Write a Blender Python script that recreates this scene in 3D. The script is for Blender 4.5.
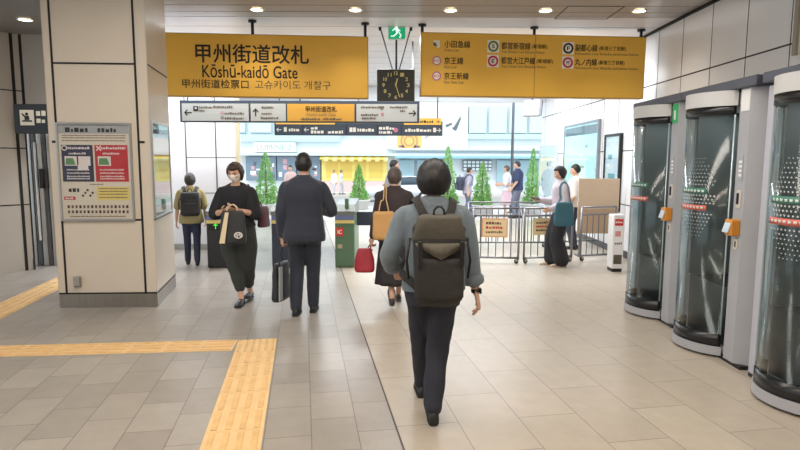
import bpy, bmesh, math, random
from mathutils import Vector, Matrix, noise
from mathutils.bvhtree import BVHTree

SC = bpy.context.scene
for o in list(bpy.data.objects):
    bpy.data.objects.remove(o)
COL = SC.collection
R = math.radians

# ------------------------------------------------------------------ camera
FPX, PITCH, CAMH, ROLL = 570.0, math.atan(65 / 570.0), 1.65, R(.2)
cd = bpy.data.cameras.new('camera')
cd.sensor_width = 36.0
cd.lens = 36.0 * FPX / 800.0
cd.clip_end = 400
cam = bpy.data.objects.new('camera', cd)
COL.objects.link(cam)
cam.matrix_world = Matrix.Translation((0, 0, CAMH)) @ Matrix.Rotation(R(90) - PITCH, 4, 'X') @ Matrix.Rotation(ROLL, 4, 'Z')
SC.camera = cam

# ------------------------------------------------------------------ world, sun, lights, exposure
SC.view_settings.view_transform = 'Standard'
SC.view_settings.look = 'None'
SC.view_settings.gamma = 1.0
SC.view_settings.use_curve_mapping = False
SC.view_settings.exposure = 0.0
w = bpy.data.worlds.new('sky')
SC.world = w
w.use_nodes = True
bg = w.node_tree.nodes['Background']
bg.inputs['Color'].default_value = (0.80, 0.91, 1.0, 1)
bg.inputs['Strength'].default_value = 1.9
sl = bpy.data.lights.new('sun', 'SUN')
sl.energy = 1.2
sl.angle = R(2)
sl.color = (1, .95, .86)
so = bpy.data.objects.new('sun', sl)
COL.objects.link(so)
so.rotation_euler = (R(38), 0, R(-25))


def area_light(name, loc, sx, sy, power, color, rot=(0, 0, 0)):
    l = bpy.data.lights.new(name, 'AREA')
    l.shape = 'RECTANGLE'
    l.size, l.size_y, l.energy, l.color = sx, sy, power, color
    o = bpy.data.objects.new(name, l)
    COL.objects.link(o)
    o.location = loc
    o.rotation_euler = rot
    return o


WARM = (1.0, .88, .74)
area_light('hall_ceiling_light', (-.9, -1.2, 3.57), 6.5, .5, 120, WARM)
area_light('hall_ceiling_light', (-.9, 1.6, 3.57), 6.5, .5, 150, WARM)
area_light('hall_ceiling_light', (-.6, 4.2, 3.57), 6.0, .4, 110, (1, .93, .84))
COOL = (.93, .96, 1.0)
area_light('exit_fill_light', (-1.4, 9.45, 3.57), 9.0, .4, 330, COOL)  # added fill lights that brighten the floor and walls near the exit
area_light('exit_fill_light', (.3, 13.2, 3.57), 6.0, .8, 360, COOL)
area_light('corridor_ceiling_light', (-6.0, 4.2, 3.36), 2.0, .4, 12, WARM)
pl = area_light('daylight_portal', (.4, 15.85, 1.6), 6.8, 3.2, 1, (1, 1, 1), (R(-90), 0, 0))
pl.data.cycles.is_portal = True


# ------------------------------------------------------------------ projection of photo points to the place (used for measured positions)
def ray(u, v):
    du, dv = u - 400.0, v - 225.0
    du, dv = du * math.cos(ROLL) + dv * math.sin(ROLL), -du * math.sin(ROLL) + dv * math.cos(ROLL)
    x, y = du / FPX, -dv / FPX
    return Vector((x, math.cos(PITCH) + y * math.sin(PITCH), -math.sin(PITCH) + y * math.cos(PITCH)))


def at(u, v, Y):
    d = ray(u, v)
    return Vector((0, 0, CAMH)) + d * (Y / d.y)


def ground(u, v, z=0.0):
    d = ray(u, v)
    return Vector((0, 0, CAMH)) + d * ((z - CAMH) / d.z)


def onx(u, v, x):
    d = ray(u, v)
    return Vector((0, 0, CAMH)) + d * (x / d.x)


# ------------------------------------------------------------------ materials
def lin(c):
    f = lambda x: x / 12.92 if x <= .04045 else ((x + .055) / 1.055) ** 2.4
    return tuple(f(x / 255.0) for x in c) + (1.0,)


MATS = {}


def mat(name, rgb, rough=.5, metal=0.0, spec=.5, var=0.0, vscale=6.0, bump=0.0, bscale=20.0, emit=0.0, coat=0.0, sheen=0.0, stretch=None):
    if name in MATS:
        return MATS[name]
    m = bpy.data.materials.new(name)
    m.use_nodes = True
    nt = m.node_tree
    b = nt.nodes['Principled BSDF']
    col = lin(rgb)
    b.inputs['Base Color'].default_value = col
    b.inputs['Roughness'].default_value = rough
    b.inputs['Metallic'].default_value = metal
    b.inputs['Specular IOR Level'].default_value = spec
    b.inputs['Coat Weight'].default_value = coat
    b.inputs['Sheen Weight'].default_value = sheen
    if emit:
        b.inputs['Emission Color'].default_value = col
        b.inputs['Emission Strength'].default_value = emit
    if var or bump:
        tc = nt.nodes.new('ShaderNodeTexCoord')
        mp = nt.nodes.new('ShaderNodeMapping')
        if stretch:
            mp.inputs['Scale'].default_value = stretch
        nt.links.new(tc.outputs['Object'], mp.inputs['Vector'])
    if var:
        n = nt.nodes.new('ShaderNodeTexNoise')
        n.inputs['Scale'].default_value = vscale
        n.inputs['Detail'].default_value = 5
        nt.links.new(mp.outputs['Vector'], n.inputs['Vector'])
        rp = nt.nodes.new('ShaderNodeValToRGB')
        rp.color_ramp.elements[0].position = .3
        rp.color_ramp.elements[1].position = .7
        rp.color_ramp.elements[0].color = tuple(max(0, x * (1 - var)) for x in col[:3]) + (1,)
        rp.color_ramp.elements[1].color = tuple(min(1, x * (1 + var)) for x in col[:3]) + (1,)
        nt.links.new(n.outputs['Fac'], rp.inputs['Fac'])
        nt.links.new(rp.outputs['Color'], b.inputs['Base Color'])
    if bump:
        n2 = nt.nodes.new('ShaderNodeTexNoise')
        n2.inputs['Scale'].default_value = bscale
        n2.inputs['Detail'].default_value = 3
        nt.links.new(mp.outputs['Vector'], n2.inputs['Vector'])
        bm = nt.nodes.new('ShaderNodeBump')
        bm.inputs['Strength'].default_value = bump
        bm.inputs['Distance'].default_value = .02
        nt.links.new(n2.outputs['Fac'], bm.inputs['Height'])
        nt.links.new(bm.outputs['Normal'], b.inputs['Normal'])
    MATS[name] = m
    return m


def glass_mat(name, tint, refl=.9, ior=1.5, rough=.03):
    """clear pane: transparent with a fresnel reflection"""
    if name in MATS:
        return MATS[name]
    m = bpy.data.materials.new(name)
    m.use_nodes = True
    nt = m.node_tree
    nt.nodes.clear()
    out = nt.nodes.new('ShaderNodeOutputMaterial')
    mix = nt.nodes.new('ShaderNodeMixShader')
    tr = nt.nodes.new('ShaderNodeBsdfTransparent')
    gl = nt.nodes.new('ShaderNodeBsdfGlossy')
    lw = nt.nodes.new('ShaderNodeLayerWeight')      # Facing is the same from both sides of the pane
    lw.inputs['Blend'].default_value = .5
    pw = nt.nodes.new('ShaderNodeMath')
    pw.operation = 'POWER'
    pw.inputs[1].default_value = 4.0
    nt.links.new(lw.outputs['Facing'], pw.inputs[0])
    f0 = ((ior - 1) / (ior + 1)) ** 2
    ma = nt.nodes.new('ShaderNodeMath')
    ma.operation = 'MULTIPLY_ADD'
    ma.inputs[1].default_value = (1 - f0) * .8
    ma.inputs[2].default_value = f0
    nt.links.new(pw.outputs[0], ma.inputs[0])
    tr.inputs['Color'].default_value = lin(tint)
    gl.inputs['Color'].default_value = (refl, refl, refl, 1)
    gl.inputs['Roughness'].default_value = rough
    nt.links.new(ma.outputs[0], mix.inputs['Fac'])
    nt.links.new(tr.outputs[0], mix.inputs[1])
    nt.links.new(gl.outputs[0], mix.inputs[2])
    nt.links.new(mix.outputs[0], out.inputs['Surface'])
    MATS[name] = m
    return m


def tile_mat(name, c1, c2, mortar, bw, rh, rough=.38, offset=.5):
    m = bpy.data.materials.new(name)
    m.use_nodes = True
    nt = m.node_tree
    b = nt.nodes['Principled BSDF']
    uv = nt.nodes.new('ShaderNodeUVMap')
    br = nt.nodes.new('ShaderNodeTexBrick')
    br.offset = offset
    br.inputs['Scale'].default_value = 1.0
    br.inputs['Color1'].default_value = lin(c1)
    br.inputs['Color2'].default_value = lin(c2)
    br.inputs['Mortar'].default_value = lin(mortar)
    br.inputs['Mortar Size'].default_value = .003
    br.inputs['Mortar Smooth'].default_value = .1
    br.inputs['Bias'].default_value = 0
    br.inputs['Brick Width'].default_value = bw
    br.inputs['Row Height'].default_value = rh
    nt.links.new(uv.outputs['UV'], br.inputs['Vector'])
    n = nt.nodes.new('ShaderNodeTexNoise')
    n.inputs['Scale'].default_value = 9
    n.inputs['Detail'].default_value = 8
    nt.links.new(uv.outputs['UV'], n.inputs['Vector'])
    mx = nt.nodes.new('ShaderNodeMix')
    mx.data_type = 'RGBA'
    mx.blend_type = 'OVERLAY'
    mx.inputs['Factor'].default_value = .16
    nt.links.new(br.outputs['Color'], mx.inputs['A'])
    nt.links.new(n.outputs['Color'], mx.inputs['B'])
    hs = nt.nodes.new('ShaderNodeRGBToBW')
    nt.links.new(n.outputs['Color'], hs.inputs[0])
    nt.links.new(hs.outputs[0], mx.inputs['B'])
    nt.links.new(mx.outputs['Result'], b.inputs['Base Color'])
    mr = nt.nodes.new('ShaderNodeMapRange')
    mr.inputs['To Min'].default_value = rough - .04
    mr.inputs['To Max'].default_value = rough + .08
    nt.links.new(n.outputs['Fac'], mr.inputs['Value'])
    nt.links.new(mr.outputs['Result'], b.inputs['Roughness'])
    bp = nt.nodes.new('ShaderNodeBump')
    bp.inputs['Strength'].default_value = .25
    bp.inputs['Distance'].default_value = .004
    inv = nt.nodes.new('ShaderNodeMath')
    inv.operation = 'MULTIPLY_ADD'
    inv.inputs[1].default_value = -1.0
    nt.links.new(br.outputs['Fac'], inv.inputs[0])
    nt.links.new(n.outputs['Fac'], inv.inputs[2])
    nt.links.new(inv.outputs[0], bp.inputs['Height'])
    nt.links.new(bp.outputs['Normal'], b.inputs['Normal'])
    MATS[name] = m
    return m


# ------------------------------------------------------------------ mesh building
class MB:
    """collects shapes into one mesh"""

    def __init__(self, off=(0, 0, 0)):
        self.bm = bmesh.new()
        self.off = Vector(off)

    def _absorb(self, tmp, M, mi, smooth=False):
        me = bpy.data.meshes.new('t')
        for f in tmp.faces:
            f.material_index = mi
            f.smooth = smooth
        tmp.to_mesh(me)
        tmp.free()
        if M is not None:
            me.transform(M)
        self.bm.from_mesh(me)
        bpy.data.meshes.remove(me)

    def box(self, c, s, rot=None, bev=0.0, mi=0, seg=2):
        t = bmesh.new()
        bmesh.ops.create_cube(t, size=1.0, matrix=Matrix.Diagonal((s[0], s[1], s[2], 1)))
        if bev:
            bmesh.ops.bevel(t, geom=list(t.edges), offset=min(bev, min(s) * .49), segments=seg, affect='EDGES', profile=.5, clamp_overlap=True)
        M = Matrix.Translation(c)
        if rot is not None:
            M = M @ (rot if isinstance(rot, Matrix) else Matrix.Rotation(rot, 4, 'Z'))
        self._absorb(t, M, mi)
        return self

    def span(self, lo, hi, bev=0.0, mi=0):
        lo, hi = Vector(lo), Vector(hi)
        return self.box((lo + hi) / 2, [abs(a) for a in (hi - lo)], bev=bev, mi=mi)

    def cyl(self, p0, p1, r0, r1=None, n=16, mi=0, smooth=True):
        p0, p1 = Vector(p0), Vector(p1)
        r1 = r0 if r1 is None else r1
        d = p1 - p0
        t = bmesh.new()
        bmesh.ops.create_cone(t, cap_ends=True, segments=n, radius1=r0, radius2=r1, depth=d.length)
        M = Matrix.Translation((p0 + p1) / 2) @ d.to_track_quat('Z', 'Y').to_matrix().to_4x4()
        self._absorb(t, M, mi, smooth and n > 8)
        return self

    def sphere(self, c, r, mi=0, n=12, rot=None):
        t = bmesh.new()
        bmesh.ops.create_uvsphere(t, u_segments=n, v_segments=max(6, n * 2 // 3), radius=1.0)
        r = (r, r, r) if isinstance(r, (int, float)) else r
        M = Matrix.Translation(c) @ (rot or Matrix.Identity(4)) @ Matrix.Diagonal((r[0], r[1], r[2], 1))
        self._absorb(t, M, mi, True)
        return self

    def tube(self, pts, r, n=8, mi=0, closed=False):
        pts = [Vector(p) for p in pts]
        rings = []
        k = len(pts)
        nrm = None
        for i, p in enumerate(pts):
            a = pts[max(0, i - 1)]
            b = pts[min(k - 1, i + 1)]
            t = (b - a).normalized()
            if nrm is None:
                nrm = t.orthogonal().normalized()
            nrm = (nrm - t * nrm.dot(t)).normalized()
            bi = t.cross(nrm)
            rr = r[i] if isinstance(r, (list, tuple)) else r
            rings.append([p + (nrm * math.cos(q) + bi * math.sin(q)) * rr for q in [2 * math.pi * j / n for j in range(n)]])
        self.loft(rings, mi=mi, smooth=True)
        return self

    def loft(self, rings, mi=0, smooth=True, cap=True):
        bm = self.bm
        vs = [[bm.verts.new(p) for p in rg] for rg in rings]
        n = len(rings[0])
        for a, b in zip(vs, vs[1:]):
            for j in range(n):
                f = bm.faces.new((a[j], a[(j + 1) % n], b[(j + 1) % n], b[j]))
                f.material_index = mi
                f.smooth = smooth
        if cap:
            for rg, rev in ((vs[0], True), (vs[-1], False)):
                f = bm.faces.new(rg[::-1] if rev else rg)
                f.material_index = mi
        return self

    def prism(self, poly, h, M=None, mi=0):
        """poly: 2D points in local XY, extruded along +Z by h, then moved by M"""
        t = bmesh.new()
        a = [t.verts.new((p[0], p[1], 0)) for p in poly]
        b = [t.verts.new((p[0], p[1], h)) for p in poly]
        n = len(poly)
        t.faces.new(a[::-1])
        t.faces.new(b)
        for i in range(n):
            t.faces.new((a[i], a[(i + 1) % n], b[(i + 1) % n], b[i]))
        self._absorb(t, M, mi)
        return self

    def face(self, pts, mi=0):
        f = self.bm.faces.new([self.bm.verts.new(p) for p in pts])
        f.material_index = mi
        return self

    def mesh(self, me, M=None, mi=0):
        me = me.copy()
        if M is not None:
            me.transform(M)
        k = len(self.bm.faces)
        self.bm.from_mesh(me)
        self.bm.faces.ensure_lookup_table()
        for f in self.bm.faces[k:]:
            f.material_index = mi
        bpy.data.meshes.remove(me)
        return self

    def build(self, name, mats, parent=None, fix=True):
        me = bpy.data.meshes.new(name)
        if fix:
            bmesh.ops.recalc_face_normals(self.bm, faces=list(self.bm.faces))
        if self.off.length:
            bmesh.ops.translate(self.bm, vec=-self.off, verts=list(self.bm.verts))
        self.bm.to_mesh(me)
        self.bm.free()
        for m in (mats if isinstance(mats, (list, tuple)) else [mats]):
            me.materials.append(m)
        o = bpy.data.objects.new(name, me)
        COL.objects.link(o)
        if parent is not None:
            o.parent = parent
        return o


def tag(o, label, cat, group=None, kind=None):
    o['label'] = label
    o['category'] = cat
    if group:
        o['group'] = group
    if kind:
        o['kind'] = kind
    return o


def thing(name, label, cat, loc=(0, 0, 0), rot=0.0, group=None):
    o = bpy.data.objects.new(name, None)
    o.empty_display_size = .1
    COL.objects.link(o)
    o.location = loc
    o.rotation_euler = (0, 0, rot)
    return tag(o, label, cat, group)


def struct(o):
    o['kind'] = 'structure'
    return o


FACE = Matrix.Rotation(R(90), 4, 'X')          # text plane XY -> XZ, reading from -Y
TXT = {}


def text_mesh(s, bold=0.0):
    key = (s, bold)
    if key not in TXT:
        c = bpy.data.curves.new('lettering', 'FONT')
        c.body = s
        c.size = 1.0
        c.offset = bold
        c.resolution_u = 3
        o = bpy.data.objects.new('lettering_source', c)
        COL.objects.link(o)
        bpy.context.view_layer.update()
        me = bpy.data.meshes.new_from_object(o.evaluated_get(bpy.context.evaluated_depsgraph_get()))
        bpy.data.objects.remove(o)
        xs = [v.co.x for v in me.vertices] or [0, 1]
        ys = [v.co.y for v in me.vertices] or [0, 1]
        TXT[key] = (me, min(xs), max(xs), min(ys), max(ys))
    return TXT[key]


def put_text(mb, s, x0, x1, z0, z1, y, mi=0, bold=0.0, M=None, keep=False):
    """lettering filling the rectangle x0..x1, z0..z1 in the plane y, facing -Y"""
    me, a, b, c, d = text_mesh(s, 0.0)
    sx = (x1 - x0) / (b - a)
    sz = (z1 - z0) / (d - c)
    if keep:
        sx = sz = min(sx, sz)
    T = Matrix.Translation((x0, y, z0)) @ FACE @ Matrix.Diagonal((sx, sz, 1, 1)) @ Matrix.Translation((-a, -c, 0))
    for k in ((-1, 0), (1, 0), (0, 1), (0, -1)) if bold else ((0, 0),):       # heavier strokes: the same glyph laid over itself
        S = Matrix.Translation((k[0] * bold * 1.3 * sx, -.0002 * (k[0] + 2 * k[1]), k[1] * bold * 1.3 * sz))
        mb.mesh(me, (M @ S @ T) if M is not None else S @ T, mi)


def bars(mb, x0, x1, z0, z1, y, mi, seed=0, unit=None):
    """unreadably small writing: a row of tiny dark marks"""
    rnd = random.Random(seed)
    h = z1 - z0
    unit = unit or h * .8
    x = x0
    while x < x1 - unit * .3:
        wd = min(unit * rnd.uniform(.5, 1.3), x1 - x)
        hh = h * rnd.uniform(.6, 1)
        mb.face([(x, y, z0), (x + wd, y, z0), (x + wd, y, z0 + hh), (x, y, z0 + hh)], mi)
        x += wd + unit * .28


def rect(mb, x0, x1, z0, z1, y, mi=0):
    mb.face([(x0, y, z0), (x1, y, z0), (x1, y, z1), (x0, y, z1)], mi)


def disc(mb, x, z, r, y, mi=0, r_in=None, n=20):
    if r_in is None:
        mb.face([(x + r * math.cos(2 * math.pi * k / n), y, z + r * math.sin(2 * math.pi * k / n)) for k in range(n)], mi)
    else:
        for k in range(n):
            a, b = 2 * math.pi * k / n, 2 * math.pi * (k + 1) / n
            mb.face([(x + q * math.cos(t), y, z + q * math.sin(t)) for q, t in ((r_in, a), (r, a), (r, b), (r_in, b))], mi)


def arrow(mb, x, z, sz, ang, y, mi):
    """arrow glyph pointing along ang (0 = to the right)"""
    def q(px, pz):
        c, s = math.cos(ang), math.sin(ang)
        return (x + (px * c - pz * s) * sz, y, z + (px * s + pz * c) * sz)
    mb.face([q(-.5, -.07), q(.38, -.07), q(.38, .07), q(-.5, .07)], mi)
    mb.face([q(.5, 0), q(.12, .40), q(.02, .30), q(.32, 0)], mi)
    mb.face([q(.5, 0), q(.32, 0), q(.02, -.30), q(.12, -.40)], mi)


M_PANEL = mat('cream_wall_panel', (211, 200, 185), .32, var=.03, vscale=1.5, bump=.02, bscale=3)
M_PANELW = mat('white_wall_panel', (226, 226, 228), .28, var=.02, vscale=1.2)
M_JOINT = mat('black_joint', (25, 24, 24), .7)
M_STEEL = mat('brushed_steel', (176, 172, 166), .32, 1.0, var=.08, vscale=30, stretch=(1, 1, .05))
M_STEELD = mat('grey_steel_rail', (120, 122, 128), .35, .9)
M_DARKMETAL = mat('dark_metal', (48, 52, 60), .45, .5)
M_BLACK = mat('black_plastic', (22, 22, 24), .45)
M_WHITE = mat('white_plastic', (235, 235, 235), .4)
M_INK = mat('black_ink', (28, 26, 24), .6)
M_INKG = mat('grey_ink', (92, 84, 70), .6)
M_YSIGN = mat('yellow_sign_face', (238, 188, 78), .42, spec=.4, var=.04, vscale=.8)
M_YFRAME = mat('ochre_sign_edge', (170, 130, 60), .45)
M_PLASTICG = mat('pale_grey_sign', (176, 180, 178), .4)
M_SLATE = mat('slate_sign_frame', (60, 72, 86), .45)
M_RED = mat('signal_red', (208, 58, 48), .5)
M_GREEN = mat('exit_green', (20, 176, 124), .4, emit=.5)
M_GREENI = mat('lit_green_arrow', (70, 230, 70), .5, emit=1.0)
M_LAMP = mat('lit_downlight', (255, 236, 200), .5, emit=14)
M_TACT = mat('tactile_yellow', (224, 190, 138), .55, var=.08, vscale=9, bump=.05)

# =================================================================== STRUCTURE
CEIL = 3.61
WX = 3.85
YF = 15.7
KW = WX / 3.3
GA = R(9.6)
GD = Vector((-math.sin(GA), math.cos(GA), 0))
GC = Vector((math.cos(GA), math.sin(GA), 0))
J0 = Vector((-.488, 6.145, 0))

M_TILER = tile_mat('beige_stone_tile', (186, 176, 161), (177, 167, 153), (132, 122, 110), .80, .40, .30)
M_TILEL = tile_mat('grey_stone_tile', (162, 156, 148), (147, 141, 134), (112, 106, 100), .42, .28, .29, .5)


def floor_mesh():
    bm = bmesh.new()
    uvl = bm.loops.layers.uv.new('UVMap')
    xa = J0.x + (-6 - J0.y) * GD.x / GD.y
    xb = J0.x + (YF - J0.y) * GD.x / GD.y
    for mi, poly in ((0, [(xa, -6), (WX + .2, -6), (WX + .2, YF), (xb, YF)]), (1, [(-11, -6), (xa, -6), (xb, YF), (-11, YF)])):
        top = [bm.verts.new((x, y, 0)) for x, y in poly]
        f = bm.faces.new(top)
        f.material_index = mi
        for l in f.loops:
            p = l.vert.co - J0
            l[uvl].uv = (p.dot(GD) + 40, p.dot(GC) + 40)
        bot = [bm.verts.new((x, y, -.12)) for x, y in poly]
        bm.faces.new(bot[::-1]).material_index = mi
        for i in range(4):
            bm.faces.new((top[i], bot[i], bot[(i + 1) % 4], top[(i + 1) % 4])).material_index = mi
    me = bpy.data.meshes.new('floor')
    bm.to_mesh(me)
    bm.free()
    me.materials.append(M_TILER)
    me.materials.append(M_TILEL)
    o = bpy.data.objects.new('floor', me)
    COL.objects.link(o)
    return struct(o)


floor_mesh()
b = MB()
a0, a1 = J0 - GD * 11, J0 + GD * 9.5
b.face([a0 - GC * .006 + Vector((0, 0, .001)), a0 + GC * .006 + Vector((0, 0, .001)), a1 + GC * .006 + Vector((0, 0, .001)), a1 - GC * .006 + Vector((0, 0, .001))])
struct(b.build('trim_1', mat('dark_metal_joint', (74, 68, 62), .5), fix=False))

# ceiling: grey metal panels, then light from the exit put in as a paler colour
M_CEILG = mat('grey_metal_ceiling', (172, 166, 162), .38, .25, var=.03, vscale=2)
M_CEILW = mat('daylit_ceiling', (226, 224, 228), .35)
b = MB()
b.span((-11, -6, CEIL), (WX + .2, 8.13, CEIL + .16))
for k in range(45):
    y = -5.9 + k * .32
    if y < 8.0:
        b.span((-11, y, CEIL - .002), (WX, y + .012, CEIL + .001), mi=1)
struct(b.build('ceiling', [M_CEILG, mat('ceiling_joint', (118, 114, 110), .6)]))
b = MB()
b.span((-11, 8.15, CEIL - .002), (WX + .2, YF, CEIL + .16))
for k in range(11):
    y = 8.7 + k * .64
    b.span((-11, y, CEIL - .004), (WX, y + .012, CEIL - .001), mi=1)
struct(b.build('ceiling', [M_CEILW, mat('ceiling_daylit_joint', (176, 174, 178), .6)]))
h = [at(552, 17, 6.2), at(603, 8, 6.2)]
b = MB()
c0 = Vector((2.5, 7.55, CEIL - .003))
for p, s in (((0, .0, 0), (.72, .016, .006)), ((0, .65, 0), (.72, .016, .006)), ((-.36, .325, 0), (.016, .65, .006)), ((.36, .325, 0), (.016, .65, .006))):
    b.box(c0 + Vector(p), s, mi=0)
struct(b.build('trim_2', mat('hatch_joint', (96, 92, 88), .6)))


# right wall with panel joints
def wall_right():
    b = MB()
    b.span((WX, -6, 0), (WX + .2, YF, CEIL))
    x = WX - .002
    ys = [7.49 * KW + .735 * k for k in range(-21, 10)]
    for z in (2.80, 1.82, .90):
        b.face([(x, -6, z - .009), (x, -6, z + .009), (x, YF, z + .009), (x, YF, z - .009)], 1)
    for y in ys:
        if -5.9 < y < YF - .1:
            b.face([(x, y - .007, .12), (x, y - .007, CEIL), (x, y + .007, CEIL), (x, y + .007, .12)], 1)
    return struct(b.build('wall_right', [M_PANELW, mat('wall_joint', (58, 56, 58), .7)], fix=False))


wall_right()
b = MB()
b.span((WX - .035, -6, CEIL - .035), (WX - .001, YF, CEIL - .003))
struct(b.build('trim_3', M_JOINT))
b = MB()
b.span((WX - .012, -6, .001), (WX - .001, YF, .12))
struct(b.build('baseboard_right', mat('dark_steel_skirting', (92, 92, 94), .4, .7)))

# unseen wall added behind the camera to keep sky light out
b = MB()
b.span((-11, -6.2, 0), (WX + .2, -6, CEIL))
struct(b.build('wall_sky_block', M_PANEL))

# white block of wall left of the exit
b = MB()
XB = -2.95
b.span((-11, 10.4, 0), (XB, 10.62, CEIL))
for u in (128, 186, 216):
    x = at(u, 150, 10.4).x
    rect(b, x - .012, x + .012, 0, CEIL, 10.396, 1)
for v in (157.5, 193):
    z = at(200, v, 10.4).z
    rect(b, at(186, 150, 10.4).x, XB, z - .006, z + .006, 10.396, 1)
struct(b.build('wall_exit', [mat('white_hall_panel', (236, 236, 240), .3), mat('panel_shadow_gap', (96, 96, 100), .7)], fix=False))
b = MB()
b.span((XB - .02, 10.36, 0), (XB + .05, 10.44, CEIL), bev=.008)
struct(b.build('trim_4', mat('cream_metal_edge', (218, 208, 176), .35, .3)))
b = MB()
b.span((-11, 10.37, .001), (XB - .03, 10.395, .10))
struct(b.build('baseboard_exit', M_STEEL))

# exit lintel with clerestory bars
b = MB()
b.span((-11, YF - .25, 3.2), (WX, YF, CEIL - .01))
struct(b.build('beam_exit', mat('pale_lintel', (214, 220, 226), .4)))

# left side: angled wall, end wall and lintel over the passage
pA, pB, pC = [ground(u, v, 3.42) for u, v in ((0, 28.7), (10, 33), (47, 34.3))]
b = MB()
b.span((-11, -6, 3.42), (-3.78, pC.y + .3, CEIL - .004))
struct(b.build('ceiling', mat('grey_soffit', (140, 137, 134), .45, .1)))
pA = pB + Vector((-1.0, -1.3, 0))
lowx = at(31, 200, pC.y).x


def slab(pts, z0, z1, name, mats, joints=(), zj=()):
    """upright wall through plan points, 0.2 m thick going away, with joint strips on its visible face"""
    b = MB()
    for p, q in zip(pts, pts[1:]):
        p, q = Vector((p[0], p[1], 0)), Vector((q[0], q[1], 0))
        d = (q - p).normalized()
        n = Vector((-d.y, d.x, 0))
        if n.y < 0 and abs(n.y) > .05:
            n = -n
        r = [p, q, q + n * .2, p + n * .2]
        b.loft([[x + Vector((0, 0, z0)) for x in r], [x + Vector((0, 0, z1)) for x in r]], smooth=False)
        e = -n * .003
        L = (q - p).length
        for z in zj:
            if z0 < z < z1:
                b.face([p + e + Vector((0, 0, z - .008)), q + e + Vector((0, 0, z - .008)), q + e + Vector((0, 0, z + .008)), p + e + Vector((0, 0, z + .008))], 1)
        b.face([q + e - d * .022 + Vector((0, 0, z0)), q + e + Vector((0, 0, z0)), q + e + Vector((0, 0, z1)), q + e - d * .022 + Vector((0, 0, z1))], 1)
        b.face([p + e + Vector((0, 0, z0)), p + e + d * .02 + Vector((0, 0, z0)), p + e + d * .02 + Vector((0, 0, z1)), p + e + Vector((0, 0, z1))], 1)
    return struct(b.build(name, mats, fix=False))


M_PANELS = mat('greige_wall_panel', (184, 178, 170), .35, var=.02, vscale=1.5)
zl = (.98, 1.8, 2.62)
slab([pA, pB], 0, 3.418, 'wall_left', [M_PANELS, M_JOINT], zj=zl)
slab([pB, (lowx, pC.y)], 0, 3.418, 'wall_passage', [M_PANELS, M_JOINT], zj=zl)
slab([(lowx, pC.y), (pC.x + .5, pC.y)], 2.02, 3.418, 'wall_lintel', [M_PANELS, M_JOINT], zj=())
b = MB()
b.span((pB.x - .02, pC.y - .02, .001), (lowx, pC.y - .004, .16))
struct(b.build('baseboard_left', mat('charcoal_skirting', (52, 50, 48), .5)))
b = MB()
for k, (u0, u1, mi) in enumerate(((31, 35, 0), (36, 40, 1), (41, 46, 0), (46.5, 50, 1), (51, 54, 0))):
    x0, x1 = at(u0, 200, 8.75).x, at(u1, 200, 8.75).x
    b.span((x0, 8.72, 0), (x1, 8.86, 2.3), mi=mi, bev=.01)
b.span((at(42, 200, 8.7).x, 8.66, 1.2), (at(45.5, 200, 8.7).x, 8.72, 1.5), mi=2, bev=.01)
b.span((at(37, 200, 8.7).x, 8.69, .4), (at(38.6, 200, 8.7).x, 8.72, 1.9), mi=3, bev=.005)
struct(b.build('door_1', [mat('dull_steel_frame', (182, 180, 176), .35, .8), mat('dark_door_glass', (92, 92, 94), .15), M_BLACK, M_WHITE]))  # second material is plain dark glass

# pavement, road and the far kerb beyond the exit
b = MB()
b.loft([[(-45, YF, -.12), (45, YF, -.12), (45, YF, -.004), (-45, YF, -.004)], [(-45, 20.5, -.12), (45, 20.5, -.12), (45, 20.5, -.004), (-45, 20.5, -.004)]], smooth=False)
struct(b.build('pavement', mat('pale_pavement', (206, 202, 198), .6, var=.04, vscale=3)))
b = MB()
ST = -.80
b.loft([[(-60, 20.5, -.3), (60, 20.5, -.3), (60, 20.5, -.006), (-60, 20.5, -.006)], [(-60, 24.5, ST - .3), (60, 24.5, ST - .3), (60, 24.5, ST), (-60, 24.5, ST)],
        [(-60, 37.6, ST - .3), (60, 37.6, ST - .3), (60, 37.6, ST), (-60, 37.6, ST)]], smooth=False)
struct(b.build('road', mat('pale_asphalt', (168, 166, 164), .8, var=.05, vscale=4)))  # pale grey road, tone varied by noise
b = MB()
b.span((-60, 37.61, ST - .3), (60, 40.4, ST + .14), bev=.02)
struct(b.build('kerb', mat('far_pavement', (206, 198, 190), .7)))


# ------------------------------------------------------------------ pillar
PY = 6.12
pl0, pr0, pr1 = ground(60, 308), ground(158, 307), ground(176, 286.5)
pl1 = pl0 + (pr1 - pr0)


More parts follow.
